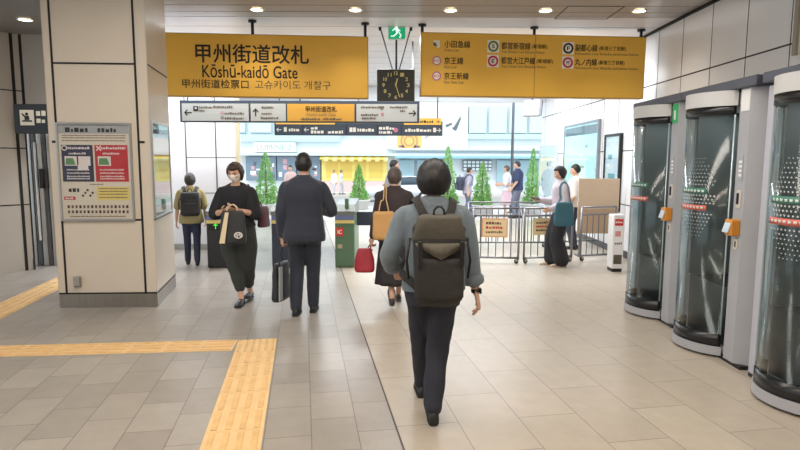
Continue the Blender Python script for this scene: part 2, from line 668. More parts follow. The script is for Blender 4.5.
def pillar():
    root = bpy.data.objects.new('pillar', None)
    COL.objects.link(root)
    root['kind'] = 'structure'
    pts = [pl0, pr0, pr1, pl1]
    b = MB()
    zb = .155
    b.loft([[p + Vector((0, 0, zb)) for p in pts], [p + Vector((0, 0, CEIL - .005)) for p in pts]], smooth=False)

    def strip(p, q, s0, s1, z0, z1, mi=1, out=.003):
        d = (q - p).normalized()
        n = Vector((d.y, -d.x, 0)) * out
        b.face([p + d * s0 + n + Vector((0, 0, z0)), p + d * s1 + n + Vector((0, 0, z0)), p + d * s1 + n + Vector((0, 0, z1)), p + d * s0 + n + Vector((0, 0, z1))], mi)
    W = (pr0 - pl0).length
    D = (pr1 - pr0).length
    for s in (.085, W - .125):
        strip(pl0, pr0, s - .012, s + .012, zb, CEIL)
    for z in (2.66, .985):
        strip(pl0, pr0, .085, W - .125, z - .010, z + .010)
    for s0, s1 in ((.03, .085), (W - .125, W - .06)):
        strip(pl0, pr0, s0 + .0, s1, 1.82, 1.845)
    for s in (.0, W):
        strip(pl0, pr0, max(0, s - .004), s + .004 if s == 0 else s, zb, CEIL, 2)
    for z in (2.66, .985):
        strip(pr0, pr1, .02, D - .02, z - .008, z + .008, 1)
    strip(pl0, pr0, .0, W, zb, zb + .018)
    strip(pr0, pr1, .0, D, zb, zb + .018)
    o = b.build('cladding', [M_PANEL, M_JOINT, mat('panel_corner', (190, 182, 170), .4)], root, fix=False)
    b = MB()
    e = .02
    c = sum(pts, Vector()) / 4
    ring = [p + (c - p).normalized() * e for p in pts]
    ring = pts
    b.loft([[p + Vector((0, 0, .0)) for p in ring], [p + Vector((0, 0, zb)) for p in ring]], smooth=False)
    b.build('skirting', M_STEEL, root)
    return root


pillar()
PDIR = (pr0 - pl0).normalized()
PROT = math.atan2(PDIR.y, PDIR.x)
SDIR = (pr1 - pr0).normalized()
SROT = math.atan2(SDIR.y, SDIR.x)


def on_pillar(u, v):
    """point of the pillar's front face seen at a photo pixel"""
    d = ray(u, v)
    n = Vector((PDIR.y, -PDIR.x, 0))
    o = Vector((0, 0, CAMH))
    return o + d * ((pl0 - o).dot(n) / d.dot(n))


def on_side(u, v):
    d = ray(u, v)
    n = Vector((SDIR.y, -SDIR.x, 0))
    o = Vector((0, 0, CAMH))
    return o + d * ((pr0 - o).dot(n) / d.dot(n))


# ------------------------------------------------------------------ tactile paving
def tactile(name, p0, p1, wdt, label, cat='tactile paving', dots=False, group=None):
    """raised bars along the run p0->p1, tiles of 0.3 m"""
    p0, p1 = Vector(p0), Vector(p1)
    L = (p1 - p0).length
    ang = math.atan2((p1 - p0).y, (p1 - p0).x)
    root = thing(name, label, cat, (p0.x, p0.y, 0), ang, group)
    b = MB()
    n = max(1, round(L / .3))
    t = L / n
    for k in range(n):
        b.span((k * t + .0015, -wdt / 2, .0005), ((k + 1) * t - .0015, wdt / 2, .004), bev=.001)
    b.build('slab', M_TACT, root)
    b = MB()
    for k in range(n):
        if dots:
            for i in range(6):
                for j in range(6):
                    b.cyl((k * t + t * (i + .5) / 6, -wdt / 2 + wdt * (j + .5) / 6, .004), (k * t + t * (i + .5) / 6, -wdt / 2 + wdt * (j + .5) / 6, .009), .014, .009, n=10)
        else:
            for j in range(4):
                y = -wdt / 2 + wdt * (j + .5) / 4
                b.span((k * t + .02, y - wdt * .055, .0035), ((k + 1) * t - .02, y + wdt * .055, .009), bev=.003)
    b.build('raised_dots' if dots else 'raised_bars', mat('tactile_worn_top', (218, 178, 122), .5, var=.1, vscale=14), root)
    return root


W2 = .345
cR = ground(277, 338.5)
corner = cR - GC * (W2 / 2) - GD * (W2 / 2)
tactile('tactile_paving', corner - GD * W2 / 2, corner + GD * W2 / 2, W2, 'square yellow tactile tile with raised dots where the two strips meet', dots=True)
tactile('tactile_paving', corner - GD * (W2 / 2 + .002), corner - GD * 4.3, W2, 'yellow ribbed tactile strip running from the dotted tile towards the viewer')
hl = (ground(0, 345) + ground(0, 358)) / 2
hr = (ground(233, 339) + ground(233, 352)) / 2
hd = (hl - hr).normalized()
tactile('tactile_paving', hr - hd * .02, hr + hd * 3.0, .30, 'yellow ribbed tactile strip crossing the grey floor in front of the pillar')
fl_, fr_ = (ground(0, 305) + ground(0, 317)) / 2, (ground(57, 280.5) + ground(57, 287)) / 2
fd = (fr_ - fl_).normalized()
tactile('tactile_paving', fl_ - fd * 1.0, fr_ + fd * .9, .36, 'yellow ribbed tactile strip leading into the passage beside the pillar')


# ------------------------------------------------------------------ downlights
def downlight(loc, label, group):
    root = thing('downlight', label, 'ceiling light', loc, 0, group)
    b = MB()
    n = 28
    prof = [(.075, -.001), (.098, -.001), (.100, -.008), (.095, -.013), (.078, -.013), (.073, -.006)]
    rings = [[(r * math.cos(2 * math.pi * k / n), r * math.sin(2 * math.pi * k / n), z) for k in range(n)] for r, z in prof]
    rings.append(rings[0])
    b.loft(rings, cap=False)
    b.build('trim_ring', mat('white_lamp_ring', (230, 226, 218), .35), root)
    b = MB()
    b.cyl((0, 0, -.0075), (0, 0, -.003), .073, n=28)
    b.build('lamp', M_LAMP, root)
    l = bpy.data.lights.new('downlight_beam', 'SPOT')
    l.energy, l.color, l.spot_size, l.spot_blend, l.shadow_soft_size = 40, WARM, R(120), .8, .07
    o = bpy.data.objects.new('downlight_beam', l)
    COL.objects.link(o)
    o.location = Vector(loc) + Vector((0, 0, -.03))
    return root


names = ['nearest the pillar', 'second from the pillar', 'above the suspended clock', 'second from the panelled wall', 'nearest the panelled wall']
for (u, v), nm in zip(((253, 5), (354, 5.5), (452, 5.5), (548, 7.5), (642, 8.5)), names):
    p = ground(u, v, CEIL)
    downlight((p.x, 7.74, CEIL - .004), 'round lit ceiling downlight, ' + nm, 'row of lit downlights in the grey ceiling')
p = ground(25, 19, 3.42)
downlight((p.x, p.y, 3.42 - .003), 'round lit downlight in the dim ceiling over the passage left of the pillar', None)


# ------------------------------------------------------------------ big yellow signs
SROTZ = math.atan(.085)


def sline(u, v):
    """point on the vertical plane of the big signs"""
    d = ray(u, v)
    n = Vector((-.085, 1, 0))
    o = Vector((0, 0, CAMH))
    q = Vector((0, 8.45, 0))
    return o + d * ((q - o).dot(n) / d.dot(n))


SIGN_B = sline(164, 98).z
SIGN_T = sline(164, 33.3).z


def big_sign(u0, u1, name, label, posts):
    p0, p1 = sline(u0, 98), sline(u1, 97)
    L = math.hypot(p1.x - p0.x, p1.y - p0.y)
    zb = (p0.z + p1.z) / 2
    H = (sline(u0, 33.6).z + sline(u1, 35.2).z) / 2 - zb
    root = thing(name, label, 'sign', (p0.x, p0.y, zb), SROTZ)
    b = MB()
    b.span((0, 0, 0), (L, .14, H), bev=.006)
    b.build('frame', M_YFRAME, root)
    b = MB()
    b.span((.012, -.006, .012), (L - .012, .004, H - .012))
    b.build('face_panel', M_YSIGN, root)
    for x in posts:
        b = MB()
        b.cyl((L * x, .07, H - .002), (L * x, .07, CEIL - zb - .02), .022, n=12)
        b.cyl((L * x, .07, CEIL - zb - .03), (L * x, .07, CEIL - zb - .004), .058, n=20)
        b.build('hanger', M_DARKMETAL, root)
    u2x = lambda u: (u - u0) / (u1 - u0) * L
    v2z = lambda v: (97.6 - v) / (97.6 - 33.6) * H
    return root, u2x, v2z, L, H


root, ux, vz, L, H = big_sign(164, 368.5, 'hanging_sign', 'wide yellow hanging sign with large black gate name in three languages', (.43, .985))
def lettered(mats, *a, **k):
    bb = MB()
    put_text(bb, *a, **k)
    bb.build('lettering', mats, root, fix=False)


b = MB()
lettered([M_INK], '甲州街道改札', ux(196.5), ux(308), vz(63), vz(44.2), -.009, 0, bold=.012)
lettered([M_INK], 'Kōshū-kaidō Gate', ux(202.5), ux(296.5), vz(78), vz(65), -.009, 0, bold=.008)
lettered([M_INK], '甲州街道检票口', ux(182.5), ux(247.5), vz(89), vz(80), -.009, 0, bold=.006)
lettered([M_INKG], '고슈카이도 개찰구', ux(254), ux(330), vz(89), vz(80), -.009, 0)

root, ux, vz, L, H = big_sign(420.5, 643.5, 'hanging_sign', 'long yellow hanging sign listing railway lines with coloured round symbols', (.008, .50, .985))
b = MB()
M_WINK = mat('white_print', (240, 236, 224), .5)
M_GINK = mat('leaf_green_print', (96, 128, 76), .5)
M_PINK = mat('magenta_print', (196, 46, 84), .5)
M_LILAC = mat('lilac_print', (200, 120, 150), .5)


def line_row(u_ic, v, u0, u1, jp, en, paren=None, u2=None, en1=None):
    b = MB()
    put_text(b, jp, ux(u0), ux(u1), vz(v + 3.2), vz(v - 3.8), -.009, 0, bold=.010)
    if paren:
        put_text(b, paren, ux(u1 + 1.5), ux(u2), vz(v + 2.6), vz(v - 2.4), -.009, 0, bold=.006)
    put_text(b, en, ux(u0), ux(en1), vz(v + 7.6), vz(v + 4.4), -.009, 1)
    b.build('lettering', [M_INK, M_INKG], root, fix=False)


b = MB()
x, z = ux(435.5), vz(45.5)
b.face([(x - .05, -.009, z + .055), (x + .045, -.009, z + .055), (x + .05, -.009, z - .05), (x + .01, -.009, z - .05)], 2)
b.face([(x - .055, -.009, z + .01), (x - .01, -.009, z + .03), (x + .012, -.009, z - .025), (x - .03, -.009, z - .03)], 3)
b.build('line_symbol', [M_INK, M_INKG, M_WINK, M_SLATE, M_LILAC, M_PINK, M_GINK], root, fix=False)
line_row(435, 45.5, 443, 468, '小田急線', 'Odakyu Line', en1=457)
for v, code, jp, en, u1, e1 in ((62, 'KO', '京王線', 'Keio Line', 461.5, 455), (77.3, 'KO', '京王新線', 'Keio New Line', 467, 462)):
    b = MB()
    disc(b, ux(435.8), vz(v), .068, -.009, 4, .048)
    disc(b, ux(435.8), vz(v), .048, -.0088, 2)
    put_text(b, code, ux(433.3), ux(438.3), vz(v + 1.3), vz(v - 1.3), -.010, 5, bold=.01)
    b.build('line_symbol', [M_INK, M_INKG, M_WINK, M_SLATE, M_LILAC, M_PINK, M_GINK], root, fix=False)
    line_row(435, v, 443, u1, jp, en, en1=e1)
for u, v, letter, colr, jp, par, en, u0, u1, u2, e1 in (
        (490.5, 46.5, 'S', 6, '都営新宿線', '(新宿駅)', 'Toei Shinjuku Line Shinjuku Station', 498.5, 527, 544, 541),
        (490.5, 61.3, 'E', 5, '都営大江戸線', '(新宿駅)', 'Toei Oedo Line Shinjuku Station', 498.5, 532, 550, 543),
        (564.7, 47, 'F', 0, '副都心線', '(新宿三丁目駅)', 'Fukutoshin Line Shinjuku-sanchome Station', 571.8, 594, 623, 636),
        (564.7, 61.5, 'M', 5, '丸ノ内線', '(新宿三丁目駅)', 'Marunouchi Line Shinjuku-sanchome Station', 571.8, 594, 622, 636)):
    b = MB()
    r = .088
    rect(b, ux(u) - r, ux(u) + r, vz(v) - r, vz(v) + r, -.0086, 2)
    disc(b, ux(u), vz(v), .079, -.009, colr, .050)
    put_text(b, letter, ux(u) - .02, ux(u) + .02, vz(v) - .026, vz(v) + .026, -.010, 0, bold=.02)
    b.build('line_symbol', [M_INK, M_INKG, M_WINK, M_SLATE, M_LILAC, M_PINK, M_GINK], root, fix=False)
    line_row(u, v - .5, u0, u1, jp, en, par, u2, e1)
b = MB()
rect(b, ux(531.5), ux(532.1), .012, H - .012, -.0075, 0)
b.build('panel_seam', M_YFRAME, root, fix=False)


# ------------------------------------------------------------------ slim signs behind
def slim_sign(u0, v0, u1, v1, Y, name, label, frame_m, rot=0.0):
    p0 = at(u0, v1, Y)
    p1 = at(u1, v1, Y)
    L = p1.x - p0.x
    H = at((u0 + u1) / 2, v0, Y).z - at((u0 + u1) / 2, v1, Y).z
    root = thing(name, label, 'sign', (p0.x, Y, (p0.z + p1.z) / 2), rot)
    b = MB()
    b.span((0, 0, 0), (L, .12, H), bev=.008)
    b.build('frame', frame_m, root)
    for x in (.03, .5, .97):
        b = MB()
        b.cyl((L * x, .06, H - .002), (L * x, .06, CEIL - root.location.z - .003), .014, n=10)
        b.build('hanger', M_STEELD, root)
    return root, (lambda u: (u - u0) / (u1 - u0) * L), (lambda v: (v1 - v) / (v1 - v0) * H), L, H


root, ux, vz, L, H = slim_sign(180, 100.5, 419.5, 122.5, 9.7, 'direction_sign', 'slim silver direction sign with yellow gate panel hung below the wide yellow sign', M_SLATE)
for k, (ua, ub, m) in enumerate(((182.5, 249, M_PLASTICG), (251, 286, M_PLASTICG), (287.5, 354.5, mat('ochre_gate_panel', (200, 152, 66), .42)), (356.5, 417, M_PLASTICG))):
    b = MB()
    b.span((ux(ua), -.006, vz(121.2)), (ux(ub), .004, vz(103.8)))
    b.build('face_panel', m, root)
Y0 = -.009
SM = {}


def LB(u, cuts):
    return SM.setdefault(sum(u > c for c in cuts), MB())


C1 = (250, 287, 355.5)
arrow(LB(188.5, C1), ux(188.5), vz(113), .13, math.pi, Y0, 0)
arrow(LB(256, C1), ux(256), vz(112.5), .13, math.pi / 2, Y0, 0)
arrow(LB(412.5, C1), ux(412.5), vz(113), .13, 0, Y0, 0)
rect(LB(194, C1), ux(194), ux(199), vz(111.5), vz(106.5), Y0, 0)
rect(LB(195.4, C1), ux(195.4), ux(197.6), vz(109.5), vz(107.4), Y0 - .001, 3)
k = 0
for ua, ub, va in ((200, 213, 107), (214, 233, 106.6), (200, 205, 110.3), (225, 244, 113), (225, 244, 118), (262, 274, 107), (262, 272, 113), (261, 279, 117.5), (361, 384, 106.3), (361, 378, 114), (362, 376, 117.5), (390, 408, 106.3), (400, 406, 110)):
    k += 1
    bars(LB(ua, C1), ux(ua), ux(ub), vz(va + 1.6), vz(va - .6), Y0, 1, k)
for u, v, c in ((222.5, 113, 4), (222.5, 118, 0), (382, 108, 0), (382.5, 114, 5)):
    disc(LB(u, C1), ux(u), vz(v), .025, Y0, c, .015)
put_text(LB(306, C1), '甲州街道改札', ux(306), ux(337), vz(112), vz(106), Y0, 0, bold=.012)
put_text(LB(307, C1), 'Kōshū-kaidō Gate', ux(307), ux(336), vz(116), vz(113), Y0, 1)
bars(LB(301, C1), ux(301), ux(320), vz(120), vz(117.6), Y0, 1, 31)
bars(LB(323, C1), ux(323), ux(342), vz(120), vz(117.6), Y0, 1, 32)
for q in SM.values():
    q.build('lettering', [M_INK, M_INKG, M_WINK, M_PLASTICG, M_LILAC, M_PINK], root, fix=False)

root, ux, vz, L, H = slim_sign(274.5, 121, 442.5, 135.5, 12.4, 'direction_sign', 'dark grey direction sign with white arrows and yellow top edge, behind the silver one', M_SLATE)
b = MB()
b.span((ux(276), -.006, vz(124.5)), (ux(335), .004, vz(121.6)))
b.span((ux(404), -.006, vz(124.5)), (ux(441), .004, vz(118)))
b.build('yellow_strip', mat('bright_yellow_strip', (246, 186, 78), .45, emit=.3), root)
SM = {}
C2 = (303, 346.5, 377.5, 401.5)
for u in (302.5, 346, 377, 401):
    rect(LB(u, C2), ux(u), ux(u) + .02, vz(135), vz(125), Y0, 1)
for u, a in ((279, math.pi), (306.5, math.pi), (438.5, 0)):
    arrow(LB(u, C2), ux(u), vz(130), .11, a, Y0, 0)
for u in (284, 349.5, 353, 433):
    rect(LB(u, C2), ux(u), ux(u + 3), vz(132), vz(127.5), Y0, 0)
k = 50
for ua, ub, va in ((289, 300, 130), (311, 318, 128), (311, 325, 132), (328, 343, 132), (357.5, 374, 130), (379, 394, 128), (379, 392, 132), (405, 431, 130)):
    k += 1
    bars(LB(ua, C2), ux(ua), ux(ub), vz(va + 1.6), vz(va - 1.6), Y0, 0, k)
bars(LB(420, C2), ux(420), ux(433), vz(122.7), vz(120.2), Y0, 3, 71)
disc(LB(395.7, C2), ux(395.7), vz(130), .05, Y0, 2)
arrow(LB(437.5, C2), ux(437.5), vz(121.6), .09, 0, Y0, 3)
for q in SM.values():
    q.build('lettering', [M_WINK, mat('sign_divider', (30, 36, 44), .5), M_LILAC, M_INK], root, fix=False)

# ------------------------------------------------------------------ exit sign and clock
YC = 8.7
p = at(396.8, 39.5, YC)
root = thing('exit_sign', 'green lit exit sign with a white running figure, above the clock', 'exit sign', (p.x, YC, p.z))
b = MB()
b.span((-.13, 0, 0), (.13, .07, CEIL - p.z - .006), bev=.008)
b.build('housing', M_WHITE, root)
b = MB()
b.span((-.123, -.006, .008), (.123, .004, CEIL - p.z - .02))
b.build('lit_panel', M_GREEN, root)
b = MB()
y = -.009
mw = mat('lit_white_figure', (230, 255, 245), .5, emit=.8)
disc(b, -.005, .185, .020, y, 0)
b.face([(-.03, y, .165), (.012, y, .165), (.03, y, .10), (-.005, y, .095)], 0)
b.face([(-.03, y, .165), (-.07, y, .13), (-.062, y, .118), (-.02, y, .15)], 0)
b.face([(.012, y, .16), (.055, y, .125), (.048, y, .113), (.008, y, .14)], 0)
b.face([(0, y, .10), (-.05, y, .055), (-.085, y, .055), (-.085, y, .04), (-.04, y, .04), (.02, y, .09)], 0)
b.face([(.03, y, .10), (.05, y, .06), (.035, y, .02), (.052, y, .018), (.07, y, .06), (.035, y, .11)], 0)
b.build('running_figure', mw, root, fix=False)

pc = at(395.8, 101.3, YC)
ztop = at(395.8, 69, YC).z - pc.z
root = thing('hanging_clock', 'square dark clock with pale yellow numerals hung on a pole', 'clock', (pc.x, YC, pc.z))
b = MB()
b.span((-.283, 0, 0), (.283, .09, ztop), bev=.012)
b.build('case', mat('clock_grey', (70, 74, 76), .35, .3), root)
b = MB()
b.span((-.262, -.005, .018), (.262, .004, ztop - .018))
b.build('dial', mat('clock_face', (42, 46, 46), .4), root)
b = MB()
my = mat('pale_yellow_paint', (214, 208, 140), .5)
zc = ztop / 2
for k in range(1, 13):
    a = R(90 - 30 * k)
    cx, cz = .185 * math.cos(a), zc + .175 * math.sin(a)
    wdt = .03 if k < 10 else .045
    put_text(b, str(k), cx - wdt / 2 - .004, cx + wdt / 2 + .004, cz - .026, cz + .026, -.008, 0, bold=.02)
b.build('numeral', my, root, fix=False)
for nm, ang, ln, wd in (('hour_hand', 90 - 13.5, .10, .020), ('minute_hand', 90 - 27 * 6, .185, .013)):
    b = MB()
    b.box((0, 0, ln * .42), (wd, .003, ln * 1.16))
    o = b.build(nm, my, root)
    o.location = (0, -.012 if nm[0] == 'h' else -.017, zc)
    o.rotation_euler = (0, R(90 - ang), 0)
b = MB()
pz = CEIL - pc.z
b.cyl((.005, .045, ztop - .005), (.005, .045, p.z - pc.z - .002), .016, n=10)
b.build('pole', M_DARKMETAL, root)
for s, u in ((-1, 380), (1, 411)):
    q = ground(u, 23, CEIL)
    b = MB()
    x1 = at(u, 23, YC).x - pc.x
    b.cyl((s * .05, .045, ztop - .004), (x1, .045, pz - .004), .010, n=8)
    b.cyl((x1, .045, pz - .05), (x1, .045, pz - .004), .022, n=10)
    b.build('stay_rod', M_DARKMETAL, root)

# ------------------------------------------------------------------ monitor seen from behind, under the right sign
p = at(532, 117, 10.9)
root = thing('hanging_monitor', 'pale boxy monitor seen from behind, hung beneath the right yellow sign', 'monitor', (p.x, 10.9, p.z), R(-38))
b = MB()
b.box((0, 0, .16), (.34, .12, .31), rot=Matrix.Rotation(R(-9), 4, 'X'), bev=.02)
b.build('housing', mat('pale_lilac_grey', (196, 196, 208), .4), root)
b = MB()
b.box((.0, .085, .165), (.32, .03, .29), rot=Matrix.Rotation(R(-9), 4, 'X'), bev=.008)
b.build('screen', M_BLACK, root)
b = MB()
b.cyl((0, 0, .29), (0, 0, CEIL - p.z - .003), .018, n=10)
b.build('hanger', M_STEELD, root)

# ------------------------------------------------------------------ left dark sign
p0, p1 = at(15, 133.5, pC.y - .25), at(48, 133.5, pC.y - .25)
zt = at(30, 104, pC.y - .25).z
root = thing('direction_sign', 'small dark sign with a white pictogram of an attendant, in the passage', 'sign', (p0.x, pC.y - .25, p0.z))
Ls, Hs = p1.x - p0.x, zt - p0.z
b = MB()
b.span((0, 0, 0), (Ls, .10, Hs), bev=.006)
b.build('frame', mat('near_black_sign', (30, 32, 36), .4), root)
b = MB()
b.span((Ls * .45, .05, Hs * .3), (Ls * .55, .246, Hs * .6))
b.build('bracket', M_DARKMETAL, root)
b = MB()
y = -.003
cx = Ls * .40
rect(b, cx - .10, cx + .10, Hs * .28, Hs * .80, y, 0)
disc(b, cx + .0, Hs * .66, .022, y - .002, 1)
b.face([(cx - .035, y - .002, Hs * .46), (cx + .035, y - .002, Hs * .46), (cx + .03, y - .002, Hs * .60), (cx - .03, y - .002, Hs * .60)], 1)
rect(b, cx - .07, cx + .07, Hs * .40, Hs * .45, y - .002, 1)
b.face([(cx - .035, y - .002, Hs * .55), (cx - .075, y - .002, Hs * .66), (cx - .062, y - .002, Hs * .69), (cx - .02, y - .002, Hs * .60)], 1)
bars(b, Ls * .68, Ls * .97, Hs * .60, Hs * .78, y, 0, 5)
bars(b, Ls * .68, Ls * .97, Hs * .36, Hs * .52, y, 0, 6)
b.build('lettering', [M_WINK, M_BLACK], root, fix=False)


# ------------------------------------------------------------------ posters on the pillar
def poster(p, rot, W, H, name, label, fill):
    root = thing(name, label, 'poster', p, rot)
    b = MB()
    t = .025
    for lo, hi in (((0, -.03, 0), (t, -.002, H)), ((W - t, -.03, 0), (W, -.002, H)), ((t, -.03, 0), (W - t, -.002, t)), ((t, -.03, H - t), (W - t, -.002, H))):
        b.span(lo, hi, bev=.004)
    b.build('frame', mat('aluminium_frame', (186, 186, 184), .3, .8), root)
    b = MB()
    b.span((t, -.014, t), (W - t, -.003, H - t))
    b.build('sheet', mat('poster_paper', (228, 220, 204), .45), root)
    b = MB()
    fill(b, W, H)
    b.build('print', [M_INK, mat('navy_print', (40, 42, 78), .5), mat('red_print', (196, 44, 56), .5), mat('pale_yellow_print', (236, 218, 130), .5), mat('pale_print', (236, 228, 226), .5),
                      mat('green_print', (96, 150, 96), .5), mat('grey_blue_print', (176, 180, 184), .5), mat('brown_print', (112, 84, 70), .6), mat('teal_print', (150, 206, 200), .5), mat('orange_print', (240, 180, 90), .5)], root, fix=False)
    b = MB()
    b.span((t, -.024, t), (W - t, -.021, H - t))
    b.build('cover_glass', glass_mat('poster_glass', (250, 250, 250)), root)
    return root


def fill_main(b, W, H):
    y = -.0155
    X = lambda q: .025 + (W - .05) * q
    Z = lambda q: .025 + (H - .05) * q
    rect(b, X(0), X(1), Z(.91), Z(1), y, 6)
    bars(b, X(.10), X(.42), Z(.925), Z(.975), y - .001, 0, 2)
    bars(b, X(.56), X(.82), Z(.925), Z(.975), y - .001, 0, 3)
    for k, q in enumerate((.885, .86, .83)):
        bars(b, X(.05), X(.95), Z(q), Z(q + .012), y, 7, 10 + k)
    for x0, x1, c in ((.03, .475, 1), (.50, .97, 2)):
        rect(b, X(x0), X(x1), Z(.40), Z(.79), y, c)
        m = (x0 + x1) / 2
        bars(b, X(x0 + .09), X(x1 - .03), Z(.745), Z(.772), y - .001, 4, int(x0 * 100))
        bars(b, X(m - .12), X(m + .12), Z(.69), Z(.712), y - .001, 4, int(x0 * 100) + 1)
        rect(b, X(x0 + .04), X(m - .01), Z(.57), Z(.67), y - .001, 4)
        rect(b, X(m + .01), X(x1 - .04), Z(.57), Z(.67), y - .001, 4 if c == 1 else 2)
        b.face([(X(x0 + .05), y - .002, Z(.58)), (X(m - .03), y - .002, Z(.58)), (X(m - .06), y - .002, Z(.65)), (X(x0 + .06), y - .002, Z(.65))], 5)
        for k, q in enumerate((.52, .485, .45, .425)):
            bars(b, X(x0 + .06), X(x1 - .06), Z(q), Z(q + .016), y - .001, 4, int(x0 * 50) + 20 + k)
    disc(b, X(.075), Z(.758), .030, y - .001, 4, .019)
    for a in (45, 135):
        c, s = math.cos(R(a)), math.sin(R(a))
        px, pz, l, t = X(.56), Z(.755), .035, .007
        b.face([(px - c * l - s * t, y - .001, pz - s * l + c * t), (px + c * l - s * t, y - .001, pz + s * l + c * t), (px + c * l + s * t, y - .001, pz + s * l - c * t), (px - c * l + s * t, y - .001, pz - s * l - c * t)], 4)
    rect(b, X(.25), X(.40), Z(.52), Z(.58), y - .002, 4)
    bars(b, X(.40), X(.60), Z(.365), Z(.378), y, 7, 4)
    rect(b, X(.50), X(.97), Z(.20), Z(.345), y, 3)
    for k, q in enumerate((.32, .29, .26, .225)):
        bars(b, X(.53), X(.94), Z(q), Z(q + .013), y - .001, 7, 40 + k)
    bars(b, X(.10), X(.25), Z(.29), Z(.33), y, 0, 5)
    for k in range(5):
        disc(b, X(.30 + .035 * k), Z(.25 + .03 * (k % 3)), .013, y, 0 if k != 1 else 7)
    rect(b, X(.03), X(.19), Z(.205), Z(.24), y, 2)
    bars(b, X(.05), X(.17), Z(.213), Z(.232), y - .001, 4, 6)
    for r_ in range(2):
        for k in range(16):
            x = .07 + .056 * k
            rect(b, X(x), X(x + .032), Z(.115 - .055 * r_), Z(.147 - .055 * r_), y, 7 if (k + r_) % 3 else 0)
    bars(b, X(.1), X(.9), Z(.02), Z(.035), y, 7, 9)


a0, a1 = on_pillar(62, 221), on_pillar(136, 220)
HP = on_pillar(64, 122.5).z - a0.z
poster(a0, PROT, (a1 - a0).length, HP, 'framed_poster', 'framed notice poster with navy and red blocks on the front of the pillar', fill_main)


def fill_side(b, W, H):
    y = -.0155
    rect(b, .03, W - .03, .03, H - .03, y, 8)
    rect(b, .03, W - .03, H * .62, H * .84, y - .001, 9)
    rect(b, .03, W - .03, H * .02 + .02, H * .12, y - .001, 4)
    for k in range(4):
        bars(b, .1, W - .1, H * (.2 + .09 * k), H * (.24 + .09 * k), y - .001, 6, 60 + k)
    bars(b, .1, W - .1, H * .88, H * .93, y - .001, 1, 7)


a0, a1 = on_side(153.5, 219), on_side(170.5, 213)
HS = on_side(153.5, 121.5).z - a0.z
poster(a0, SROT, (a1 - a0).length, HS, 'framed_poster', 'pale teal and orange poster on the side of the pillar facing the gates', fill_side)
a0 = on_pillar(78.5, 281)
root = thing('socket_box', 'small grey socket box low on the front of the cream pillar', 'socket', a0, PROT)
b = MB()
b.span((-.035, -.045, -.065), (.035, -.001, .055), bev=.008)
b.build('box', mat('socket_grey', (150, 148, 140), .4, .4), root)
b = MB()
b.span((-.032, -.058, -.045), (.032, -.044, .06), bev=.006)
b.build('cover', mat('socket_cover_grey', (170, 168, 162), .35, .4), root)


# ------------------------------------------------------------------ framed posters along the right wall
def wall_poster(u0, u1, vt, vb, label, frame_m, fill_c, top_c, cat='poster'):
    q0 = onx(u0, (vt + vb) / 2, WX)
    q1 = onx(u1, (vt + vb) / 2, WX)
    zt = (onx(u0, vt, WX).z + onx(u1, vt, WX).z) / 2
    zb = onx(u0, vb, WX).z
    L, H = q0.y - q1.y, zt - zb
    root = thing('wall_poster_case', label, cat, (WX - .002, q0.y, zb), R(-90))
    b = MB()
    t = .05
    for lo, hi in (((0, -.06, 0), (t, 0, H)), ((L - t, -.06, 0), (L, 0, H)), ((t, -.06, 0), (L - t, 0, t)), ((t, -.06, H - t), (L - t, 0, H))):
        b.span(lo, hi, bev=.006)
    b.build('frame', frame_m, root)
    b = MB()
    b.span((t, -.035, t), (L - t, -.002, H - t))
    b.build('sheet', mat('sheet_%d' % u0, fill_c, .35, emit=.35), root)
    b = MB()
    rect(b, t + .02, L - t - .02, H * .84, H * .95, -.037, 0)
    rnd = random.Random(u0)
    for k in range(5):
        x = t + .1 + (L - .3) * rnd.random() * .7
        z = H * (.15 + .13 * k)
        rect(b, x, x + .1 + .25 * rnd.random(), z, z + .05 + .08 * rnd.random(), -.037, 1 + k % 2)
    b.build('print', [mat('top_%d' % u0, top_c, .4), mat('print_teal_dark', (92, 160, 168), .4), mat('print_white_soft', (232, 240, 240), .4)], root, fix=False)
    b = MB()
    b.span((t, -.052, t), (L - t, -.049, H - t))
    b.build('cover_glass', glass_mat('case_glass', (250, 252, 252), ior=1.2), root)


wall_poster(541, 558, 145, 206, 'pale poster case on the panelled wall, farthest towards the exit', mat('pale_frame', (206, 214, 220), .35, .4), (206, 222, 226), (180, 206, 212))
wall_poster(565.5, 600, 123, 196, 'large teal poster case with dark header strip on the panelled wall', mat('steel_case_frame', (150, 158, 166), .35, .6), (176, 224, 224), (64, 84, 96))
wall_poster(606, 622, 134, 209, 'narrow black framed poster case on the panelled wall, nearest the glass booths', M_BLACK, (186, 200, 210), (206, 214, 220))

# flat white panel high on the wall above the booths
root = thing('wall_panel_sign', 'edge of a pale flat panel fixed high on the wall above the nearest booth', 'sign', (WX - .002, 5.56, 2.66), R(-90))
b = MB()
b.span((0, -.10, 0), (.9, -.001, .80), bev=.01)
b.build('case', mat('cream_case', (214, 208, 196), .4), root)
b = MB()
b.span((-.02, -.13, -.012), (.03, -.09, .81), bev=.006)
b.build('edge_strip', mat('greige_strip', (150, 140, 126), .45), root)

# =================================================================== GLASS BOOTHS
BX = 2.70
M_BGREY = mat('booth_light_grey', (170, 171, 177), .38, var=.02, vscale=2)
M_BWHITE = mat('booth_header_white', (198, 198, 198), .35)
M_BLILAC = mat('booth_side_panel', (184, 184, 196), .35)
M_CANOPY = mat('canopy_slate', (78, 82, 94), .45)
M_BINNER = mat('booth_inner_grey', (98, 104, 103), .5)
M_GLASS = glass_mat('curved_glass', (236, 243, 244), ior=1.5, rough=.14)
CXB, CRB, CYB = .14, .345, -.50


def arc(r, a0, a1, n=24, cx=CXB, cy=CYB):
    return [(cx + r * math.cos(a0 + (a1 - a0) * k / n), cy + r * math.sin(a0 + (a1 - a0) * k / n)) for k in range(n + 1)]


